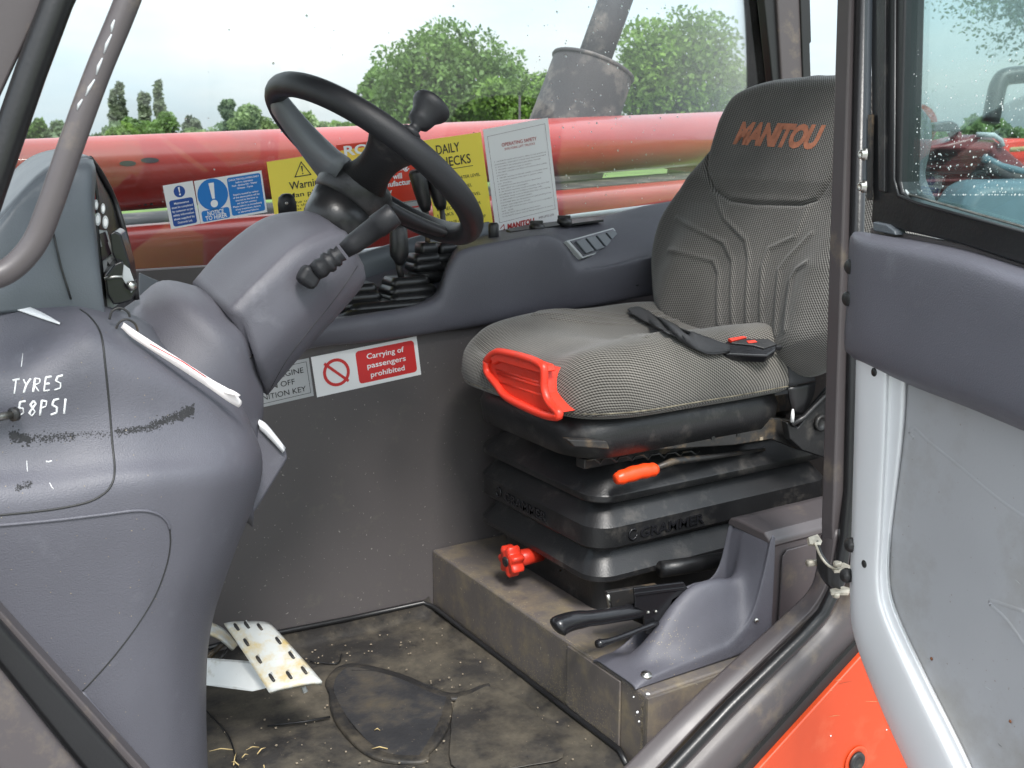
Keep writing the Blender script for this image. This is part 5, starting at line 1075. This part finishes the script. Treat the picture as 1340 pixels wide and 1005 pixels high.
mk('anchor_sleeve', net([[Y(1032, 508, 1.576), Y(1034, 524, 1.576), Y(1038, 543, 1.58)], [Y(1068, 500, 1.576), Y(1064, 520, 1.576), Y(1052, 542, 1.58)]], 4, 3), M['rubber'], bt_, solid=.004)

# ------------------------------------------------------------------ parking brake
cx_ = [1.115, 1.135, 1.16, 1.20, 1.25, 1.30, 1.350, 1.395, 1.420, 1.437, 1.446]
cy_ = [1.384, 1.387, 1.396, 1.414, 1.438, 1.462, 1.478, 1.496, 1.508, 1.514]
ct = np.array([
 [.158, .160, .163, .164, .164, .164, .164, .164, .162, .158],
 [.158, .166, .170, .171, .171, .171, .171, .170, .166, .158],
 [.158, .170, .173, .175, .180, .178, .172, .168, .168, .158],
 [.158, .173, .178, .188, .212, .204, .164, .162, .185, .158],
 [.158, .175, .184, .212, .258, .250, .164, .160, .220, .158],
 [.158, .178, .190, .228, .284, .276, .164, .160, .250, .158],
 [.158, .184, .200, .238, .290, .276, .166, .162, .262, .158],
 [.158, .222, .232, .250, .285, .272, .190, .175, .262, .158],
 [.158, .290, .298, .305, .305, .298, .25, .24, .290, .158],
 [.158, .362, .366, .368, .368, .366, .360, .355, .350, .158],
 [.158, .363, .368, .370, .370, .368, .364, .360, .355, .158]])
bc = root('brake_lever_cover', (1.3, 1.45, PZ), 'blue grey moulded cover with a domed bulge around the parking brake lever', 'cover')
hm = mk('shell', net([[Vector((cx_[i], cy_[j], ct[i, j])) for j in range(10)] for i in range(11)], 6, 6), M['plastic'], bc, solid=-.004)
BTc = bvh(hm)
q = on(BTc, 846, 883)[0] or Vector((1.13, 1.38, .17)); mk('fixing_screw', lathe(q, (0, -.2, 1), [(-.002, .011), (.002, .010), (.002, .006), (.0045, .006), (.005, .001)], 18), M['chrome'], bc)
q = Y(990, 812, 1.384); mk('fixing_screw', lathe(q, (0, -1, 0), [(-.003, .005), (.002, .004)], 12), M['chrome'], bc)
V, F = [], []
for i in range(120):
    q = on(BTc, rng.normal(870, 22), rng.normal(838, 16))
    if q[0] is None: continue
    e = q[1].orthogonal().normalized(); g = q[1].cross(e); rr = rng.uniform(.0005, .0013); k0 = len(V)
    V += [q[0] + q[1] * .0003 + (e * math.cos(j * 1.571) + g * math.sin(j * 1.571)) * rr for j in range(4)]; F.append((k0, k0 + 1, k0 + 2, k0 + 3))
o = mk('dust_specks', (V, F), M['dust'], bc, smooth=False); o['kind'] = 'stuff'
hbk = root('parking_brake_lever', Y(850, 800, 1.5), 'black parking brake lever with glossy grip pointing left over the step edge', 'brake lever')
yb = 1.47
gp = [Y(727, 824, yb), Y(734, 818, yb), Y(752, 812, yb), Y(790, 807, yb), Y(830, 800, yb), Y(845, 797, yb)]
mk('grip', tube([Vector(q) for q in crv(gp, 4)], [.010, .0170, .0195, .0198, .0192, .0185, .018, .0175, .0170, .0165, .0146, .0146, .0146, .0146, .0146, .0150, .0152, .0150, .0150, .0145, .012], 18), M['blacksh'], hbk)
mk('release_lever', tube([Vector(q) for q in crv([Y(781, 843, 1.44), Y(800, 838, 1.44), Y(830, 827, 1.44), Y(860, 815, 1.45)], 4)], [.007, .0085, .007, .006, .0055, .005, .005, .005, .005, .005, .005, .005, .005], 12), M['blacksh'], hbk)
mk('side_plate', poly([(830, 770), (895, 762), (902, 772), (880, 785), (872, 810), (862, 828), (846, 830), (842, 800), (832, 795)], PY(1.455), (0, .006, 0)), M['blacksh'], hbk, smooth=False, bevel=.0015)
mk('side_plate', poly([(832, 775), (895, 768), (875, 810), (850, 815)], PY(1.49), (0, .006, 0)), M['blacksh'], hbk, smooth=False, bevel=.0015)
mk('top_bridge', prism([Y(830, 776, 1.452), Y(896, 768, 1.452), Y(896, 768, 1.50), Y(830, 776, 1.50)], (0, 0, -.006)), M['blacksh'], hbk, smooth=False, bevel=.0015)
for q in ((848, 801), (858, 800)): mk('rivet', lathe(Y(*q, 1.454), (0, -1, 0), [(0, .0035), (.003, .002)], 10), M['chrome'], hbk)
mk('bracket', poly([(795, 775), (860, 765), (900, 790), (870, 830), (800, 800)], PY(1.525), (0, .012, 0)), M['steel'], hbk, smooth=False, bevel=.003)
mk('adjuster', tube([Y(865, 745, 1.60), Y(900, 740, 1.60), Y(950, 732, 1.60)], [.017, .017, .017], 18), M['black'], hbk)
mk('spring_coil', tube([Y(812 + 3 * i, 785, 1.54) + Vector((0, .013 * math.cos(i * 1.6), .013 * math.sin(i * 1.6))) for i in range(16)], .0028, 8), M['steel'], hbk)
mk('steel_tab', tube([Y(795, 778, 1.50), Y(799, 795, 1.50)], .004, 8), M['chrome'], hbk)

# ------------------------------------------------------------------ body side below the door
r = root('body_side_panel', Y(1100, 950, 1.19), 'bright orange painted body panel under the door frame', 'bodywork')
mk('shadow_gap', poly([(1150, 812), (1125, 838), (1088, 877), (1032, 939), (966, 1012), (902, 1082), (1100, 1090), (1180, 860)], PY(1.1985), (0, .008, 0)), M['ink'], r, smooth=False)
op = mk('skin', poly([(1300, 760), (1142, 840), (1130, 856), (996, 1004), (928, 1082), (1400, 1085)], PY(1.188), (0, .02, 0)), M['orange'], r, smooth=False, bevel=.004)
c = Y(1120, 996, 1.187)
mk('fixing_recess', lathe(c, (0, -1, 0), [(0, .030), (.002, .030), (.003, .026), (.001, .022), (.001, .001)], 28), M['orange'], r); mk('fixing_bolt', lathe(c, (0, -1, 0), [(.0, .020), (.006, .018), (.006, .011), (.004, .010), (.004, .001)], 20), M['steel'], r)
for q in ((1087, 963), (1160, 955)): mk('paint_chip', lathe(Y(q[0], q[1], 1.1875), (0, -1, 0), [(0, .0018), (.001, .001)], 6), M['white'], r)

for k in range(9):
    x, y = rng.uniform(1040, 1210), rng.uniform(890, 1000); l = rng.uniform(4, 26); a = rng.uniform(-.9, .3)
    p0, p1 = Y(x, y, 1.1876), Y(x + l * math.cos(a), y + l * math.sin(a), 1.1876); mk('paint_scratch', tube([p0, p0.lerp(p1, .5) + Vector((0, 0, .0004)), p1], [.0001, .0003, .0001], 4), M['straw'] if k % 3 else M['rust'], r)

# ------------------------------------------------------------------ the open door
DP0 = Vector((1.34, 1.20, 0)); ddv = Vector((1.244 - 1.34, .807 - 1.2, 0)).normalized(); dn_ = Vector((ddv.y, -ddv.x, 0)); dn_ = dn_ if dn_.dot(CAM - DP0) > 0 else -dn_
def dp(off=0): return lambda a, b: onplane(a, b, DP0 + dn_ * off, dn_)
door = root('cab_door', dp()(1130, 700), 'open cab door with tinted upper window, padded blue grey rail and silver framed lower panel', 'door')
mk('window_frame', poly([(1136, -160), (1141, 258), (1139, 292), (1160, 297), (1250, 318), (1460, 386), (1460, 334), (1340, 303), (1192, 262), (1181, 252), (1178, 238), (1188, -160)], dp(.004), dn_ * -.035), M['rubber'], door, smooth=False, bevel=.004)
mk('frame_channel', poly([(1144, -160), (1149, 250), (1157, 252), (1159, -160)], dp(.010), dn_ * -.008), M['black'], door, smooth=False, bevel=.002)
mk('frame_bead', tube([dp(.006)(1172, -160), dp(.006)(1170, 235), dp(.006)(1176, 256), dp(.006)(1200, 266), dp(.006)(1460, 336)], .0025, 8), M['rubber'], door)
mk('bright_strip', poly([(1134, -160), (1138, -160), (1132, 250), (1128, 250)], dp(.012), dn_ * -.008), M['pod'], door, smooth=False)
mk('window_pane', poly([(1180, -170), (1480, -170), (1480, 345), (1340, 308), (1190, 268), (1176, 250)], dp(-.008), dn_ * -.005), M['tglass'], door, smooth=False)
mk('pane_edge', tube([dp(-.003)(1188, 254), dp(-.003)(1230, 266), dp(-.003)(1340, 297), dp(-.003)(1460, 330)], .0018, 8), M['chrome'], door)
mk('pane_edge', tube([dp(-.003)(1180, 238), dp(-.003)(1182, 246), dp(-.003)(1190, 256)], .0022, 8), M['plate'], door)
def smp2():
    for _ in range(9):
        x_, y_ = rng.uniform(1192, 1340), rng.uniform(60, 290) ** 1
        if rng.uniform() < (y_ / 290) ** 1.4 and y_ < 258 + (x_ - 1190) * .25: break
    return dp(-.0075)(x_, min(y_, 255))
o = mk('raindrops', droplets(300, smp2, dn_, .0005, .0016), M['drop'], door); o['kind'] = 'stuff'
for q in ((1132, 202), (1131, 244)):
    mk('hinge_bolt', lathe(dp(.010)(*q), dn_, [(-.012, .0095), (.002, .0095), (.003, .0065), (.008, .0065), (.0085, .003), (.006, .003)], 18), M['chrome'], door)
mk('hinge_shim', poly([(1136, 150), (1141, 150), (1139, 262), (1134, 262)], dp(.012), dn_ * -.004), M['steel'], door, smooth=False)
mk('glass_clip', poly([(1142, 290), (1160, 294), (1170, 302), (1172, 308), (1142, 302)], dp(.012), dn_ * -.02), M['pod'], door, smooth=False, bevel=.002)
mk('pad_top_gap', poly([(1140, 298), (1260, 320), (1460, 388), (1460, 420), (1140, 320)], dp(-.002), dn_ * -.01), M['paint'], door, smooth=False)
# padded rail: rows from top to bottom with a rounded nose
pr = [[(1122, 303), (1112, 310)], ]
def drows(lst): return [[dp(o)(a, b) for a, b, o in row] for row in lst]
pad = drows([
 [(1118, 306, -.004), (1124, 303, -.004), (1180, 311, -.004), (1260, 326, -.004), (1340, 350, -.004), (1470, 392, -.004)],
 [(1113, 309, .012), (1123, 305, .020), (1180, 314, .022), (1260, 331, .022), (1340, 357, .022), (1470, 398, .022)],
 [(1111, 318, .020), (1124, 314, .038), (1180, 324, .042), (1260, 343, .042), (1340, 370, .042), (1470, 412, .042)],
 [(1110, 335, .022), (1126, 336, .043), (1182, 346, .048), (1262, 366, .048), (1340, 392, .048), (1470, 434, .048)],
 [(1108, 395, .022), (1126, 400, .043), (1184, 412, .048), (1264, 432, .048), (1340, 458, .048), (1470, 500, .048)],
 [(1105, 432, .022), (1126, 444, .043), (1186, 468, .047), (1266, 500, .047), (1340, 530, .047), (1470, 580, .047)],
 [(1105, 452, .020), (1124, 465, .036), (1186, 492, .040), (1266, 522, .040), (1340, 552, .040), (1470, 604, .040)],
 [(1107, 460, .012), (1124, 471, .020), (1186, 500, .022), (1266, 530, .022), (1340, 561, .022), (1470, 614, .022)],
 [(1110, 462, -.004), (1124, 473, -.004), (1186, 502, -.004), (1266, 533, -.004), (1340, 564, -.004), (1470, 618, -.004)]])
mk('padded_rail', net(pad, 5, 5), M['plastic'], door, solid=-.003)
for q in ((1112, 349), (1109, 391)): mk('rail_notch', lathe(dp(.026)(*q), dn_, [(-.004, .011), (.002, .011), (.004, .009)], 20), M['ink'], door)
sil = drows([
 [(1121, 440, -.01), (1118, 560, -.01), (1114, 700, -.01), (1112, 780, -.01), (1118, 835, -.01), (1150, 920, -.01), (1190, 1010, -.01), (1225, 1090, -.01)],
 [(1123, 440, .010), (1120, 560, .010), (1116, 700, .010), (1115, 780, .010), (1122, 832, .010), (1156, 916, .010), (1197, 1006, .010), (1232, 1086, .010)],
 [(1132, 440, .018), (1129, 560, .018), (1122, 700, .018), (1122, 775, .018), (1133, 826, .018), (1170, 910, .018), (1211, 1000, .018), (1246, 1082, .018)],
 [(1158, 440, .018), (1155, 560, .018), (1148, 700, .018), (1146, 765, .018), (1156, 812, .018), (1194, 896, .018), (1238, 985, .018), (1275, 1066, .018)],
 [(1166, 440, .008), (1163, 560, .008), (1155, 700, .008), (1153, 762, .008), (1163, 808, .008), (1202, 892, .008), (1246, 981, .008), (1283, 1062, .008)],
 [(1184, 440, .006), (1179, 560, .006), (1163, 700, .006), (1161, 762, .006), (1172, 806, .006), (1211, 890, .006), (1255, 978, .006), (1292, 1060, .006)]])
SFT = bvh(mk('silver_frame', net(sil, 5, 5), M['silver'], door, solid=-.006))
inner = [(1180, 440), (1171, 560), (1163, 700), (1161, 762), (1172, 806), (1211, 890), (1255, 978), (1292, 1060)]
rows = []
for k, (dx, of) in enumerate(((-3, -.006), (3, -.001), (22, -.004), (60, -.006), (140, -.006), (330, -.006))): rows.append([dp(of)(a + dx, b) for a, b in inner])
ls_ = mk('lower_skin', net(rows, 6, 5), M['doorgrey'], door, solid=-.004); LT = bvh(ls_)
mk('panel_edge', tube([dp(.0045)(a + .5, b) for a, b in inner], .0012, 6), M['plate'], door)
def dridge(pts, rr, m, off=-.0108): P = drape(LT, [tuple(q[:2]) for q in crv([(a, b, 0) for a, b in pts], 6)], off); mk('pressed_ridge', tube(P, rr, 8, flat=1), m, door)
dridge([(1345, 680), (1300, 648), (1250, 606), (1215, 578), (1196, 560), (1190, 566), (1196, 574)], .0120, M['doorgrey']); dridge([(1345, 850), (1318, 812), (1300, 795), (1296, 790), (1300, 787), (1345, 802)], .0120, M['doorgrey'])
for k in range(3):
    x, y = rng.uniform(1200, 1335), rng.uniform(600, 990); l = rng.uniform(3, 22); a = rng.uniform(-.6, 1.2); q_ = [(x + l * t * math.cos(a), y + l * t * math.sin(a)) for t in (0, .5, 1)]
    P = drape(LT, q_, .0002)
    if len(P) == 3: mk('skin_scratch', tube(P, [.0001, .0003, .0001], 4), M['paint'] if k % 2 else M['plate'], door)
for q in ((1144, 487, .0065), (1131, 738, .0060)): mk('frame_hole', lathe(on(SFT, q[0], q[1])[0], on(SFT, q[0], q[1])[1], [(-.001, q[2]), (.0008, q[2])], 18), M['ink'], door)
for q in ((1219, 862, .0028), (1322, 944, .0026)): mk('rust_spot', lathe(dp(-.003)(q[0], q[1]), dn_, [(0, q[2]), (.0014, q[2] * .6)], 7), M['rust'], door)
# check strap bracket
ck = root('door_check_strap', Y(1088, 745, 1.2), 'dirty rubber door check strap bolted between zinc brackets on the door post', 'door hinge')
mk('upper_bracket', prism([Y(1058, 703, 1.19), Y(1070, 699, 1.20), Y(1076, 708, 1.185), Y(1074, 713, 1.18), Y(1060, 712, 1.18)], (0, .004, -.004)), M['zinc'], ck, smooth=False)
mk('upper_bracket', prism([Y(1088, 741, 1.16), Y(1104, 736, 1.17), Y(1115, 741, 1.15), Y(1110, 746, 1.14), Y(1092, 747, 1.14)], (0, 0, -.004)), M['zinc'], ck, smooth=False)
mk('lower_bracket', prism([Y(1086, 771, 1.15), Y(1104, 767, 1.16), Y(1114, 770, 1.15), Y(1110, 776, 1.14), Y(1088, 776, 1.14)], (0, 0, -.004)), M['zinc'], ck, smooth=False)
mk('strap', net([[Y(1068, 708, 1.185), Y(1074, 726, 1.175), Y(1084, 738, 1.16), Y(1100, 744, 1.15)], [Y(1068, 722, 1.185), Y(1075, 738, 1.175), Y(1085, 750, 1.16), Y(1100, 755, 1.15)], [Y(1069, 744, 1.185), Y(1076, 758, 1.175), Y(1086, 769, 1.16), Y(1100, 772, 1.15)]], 5, 4), M['rubber'], ck, solid=-.005)
mk('strap_edge', tube([Vector(q) for q in crv([Y(1066, 710, 1.18), Y(1074, 728, 1.17), Y(1084, 740, 1.155), Y(1096, 745, 1.145)], 4)], .0022, 8), M['zinc'], ck)
for q in ((1096, 738, 1.145, .0075), (1094, 779, 1.142, .006)): mk('bolt', lathe(Y(q[0], q[1], q[2]), (0, 0, 1), [(-.003, q[3]), (.003, q[3]), (.004, q[3] * .6)], 8), M['zinc'], ck)
mk('link', tube([Y(1057, 737, 1.19), Y(1069, 736, 1.19)], .006, 10), M['zinc'], ck)
for q in ((1113, 714), (1107, 754)): mk('washer', lathe(dp(.016)(*q) - dn_ * .002, (-.6, -.6, 0), [(-.006, .0115), (.001, .0115), (.002, .0065), (.007, .0065), (.008, .002)], 16), M['steel'], ck)

# ------------------------------------------------------------------ machine parked behind, seen through the door window
def FD(D): return lambda a, b: DD(a, b, D)
bk = root('parked_tractor', DD(1260, 330, 5.2) * 1.0, 'dark red machine with slatted bonnet parked behind the open door', 'tractor')
back = Vector((.5, .9, 0)) * .6
mk('bonnet', poly([(1150, 202), (1160, 196), (1290, 188), (1330, 200), (1310, 250), (1320, 420), (1150, 420)], FD(5.2), back), M['darkred'], bk, smooth=False, bevel=.03)
for k in range(7): mk('bonnet_slat', poly([(1150, 208 + k * 9.5), (1302, 203 + k * 9.5), (1308, 207 + k * 9.5), (1150, 213 + k * 9.5)], FD(5.14), back * .06), M['darkred'] if k % 2 else M['grey'], bk, smooth=False, bevel=.006)
mk('rear_cowl', poly([(1210, 194), (1278, 176), (1300, 180), (1345, 218), (1420, 226), (1420, 262), (1330, 250), (1296, 200)], FD(5.0), back * .4), M['darkred'], bk, smooth=False, bevel=.02)
mk('hose', tube([FD(4.9)(1286, 206), FD(4.9)(1310, 218), FD(4.9)(1345, 227), FD(4.9)(1420, 233)], .018, 10), M['teal'], bk)
mk('hose', tube([FD(4.9)(1290, 216), FD(4.9)(1320, 232), FD(4.9)(1420, 240)], .022, 10), M['grey'], bk)
mk('fuel_tank', poly([(1262, 268), (1275, 244), (1300, 238), (1420, 236), (1420, 420), (1262, 420)], FD(4.6), back * .5), M['teal'], bk, smooth=False, bevel=.05, seg=4)
mk('mirror_head', poly([(1197, 165), (1245, 158), (1253, 162), (1259, 172), (1198, 172)], FD(5.0), (.05, .09, 0)), M['black'], bk, smooth=False, bevel=.008)
mk('mirror_arm', tube([FD(5.05)(1247, 171), FD(5.05)(1254, 186), FD(5.05)(1262, 200)], .028, 10), M['darkred'], bk)
mk('side_plate', poly([(1150, 160), (1188, 185), (1196, 196), (1150, 196)], FD(5.3), back * .2), M['redpl'], bk, smooth=False, bevel=.01)
mk('roll_bar', tube([Vector(q) for q in crv([FD(5.6)(1296, 160), FD(5.6)(1302, 130), FD(5.6)(1308, 108), FD(5.6)(1322, 99), FD(5.6)(1380, 96)], 6)], .045, 14), M['black'], bk)
mk('cowl_rim', tube([FD(4.98)(1278, 176), FD(4.98)(1300, 177), FD(4.98)(1310, 184), FD(4.98)(1312, 192)], .012, 8), M['palegrey'], bk)
mk('lower_body', poly([(1100, 400), (1460, 400), (1460, 620), (1100, 620)], FD(5.25), back), M['steel'], bk, smooth=False, bevel=.02)
r = root('red_trailer', DD(1325, 200, 9), 'bright red and cream object far right in the tinted door window', 'trailer')
mk('body', poly([(1312, 184), (1335, 181), (1460, 186), (1460, 300), (1312, 300)], FD(9), Vector((.4, .8, 0))), M['redpl'], r, smooth=False, bevel=.03); mk('cream_strip', tube([FD(8.9)(1322, 196), FD(8.9)(1460, 186)], .02, 8), M['straw'], r)
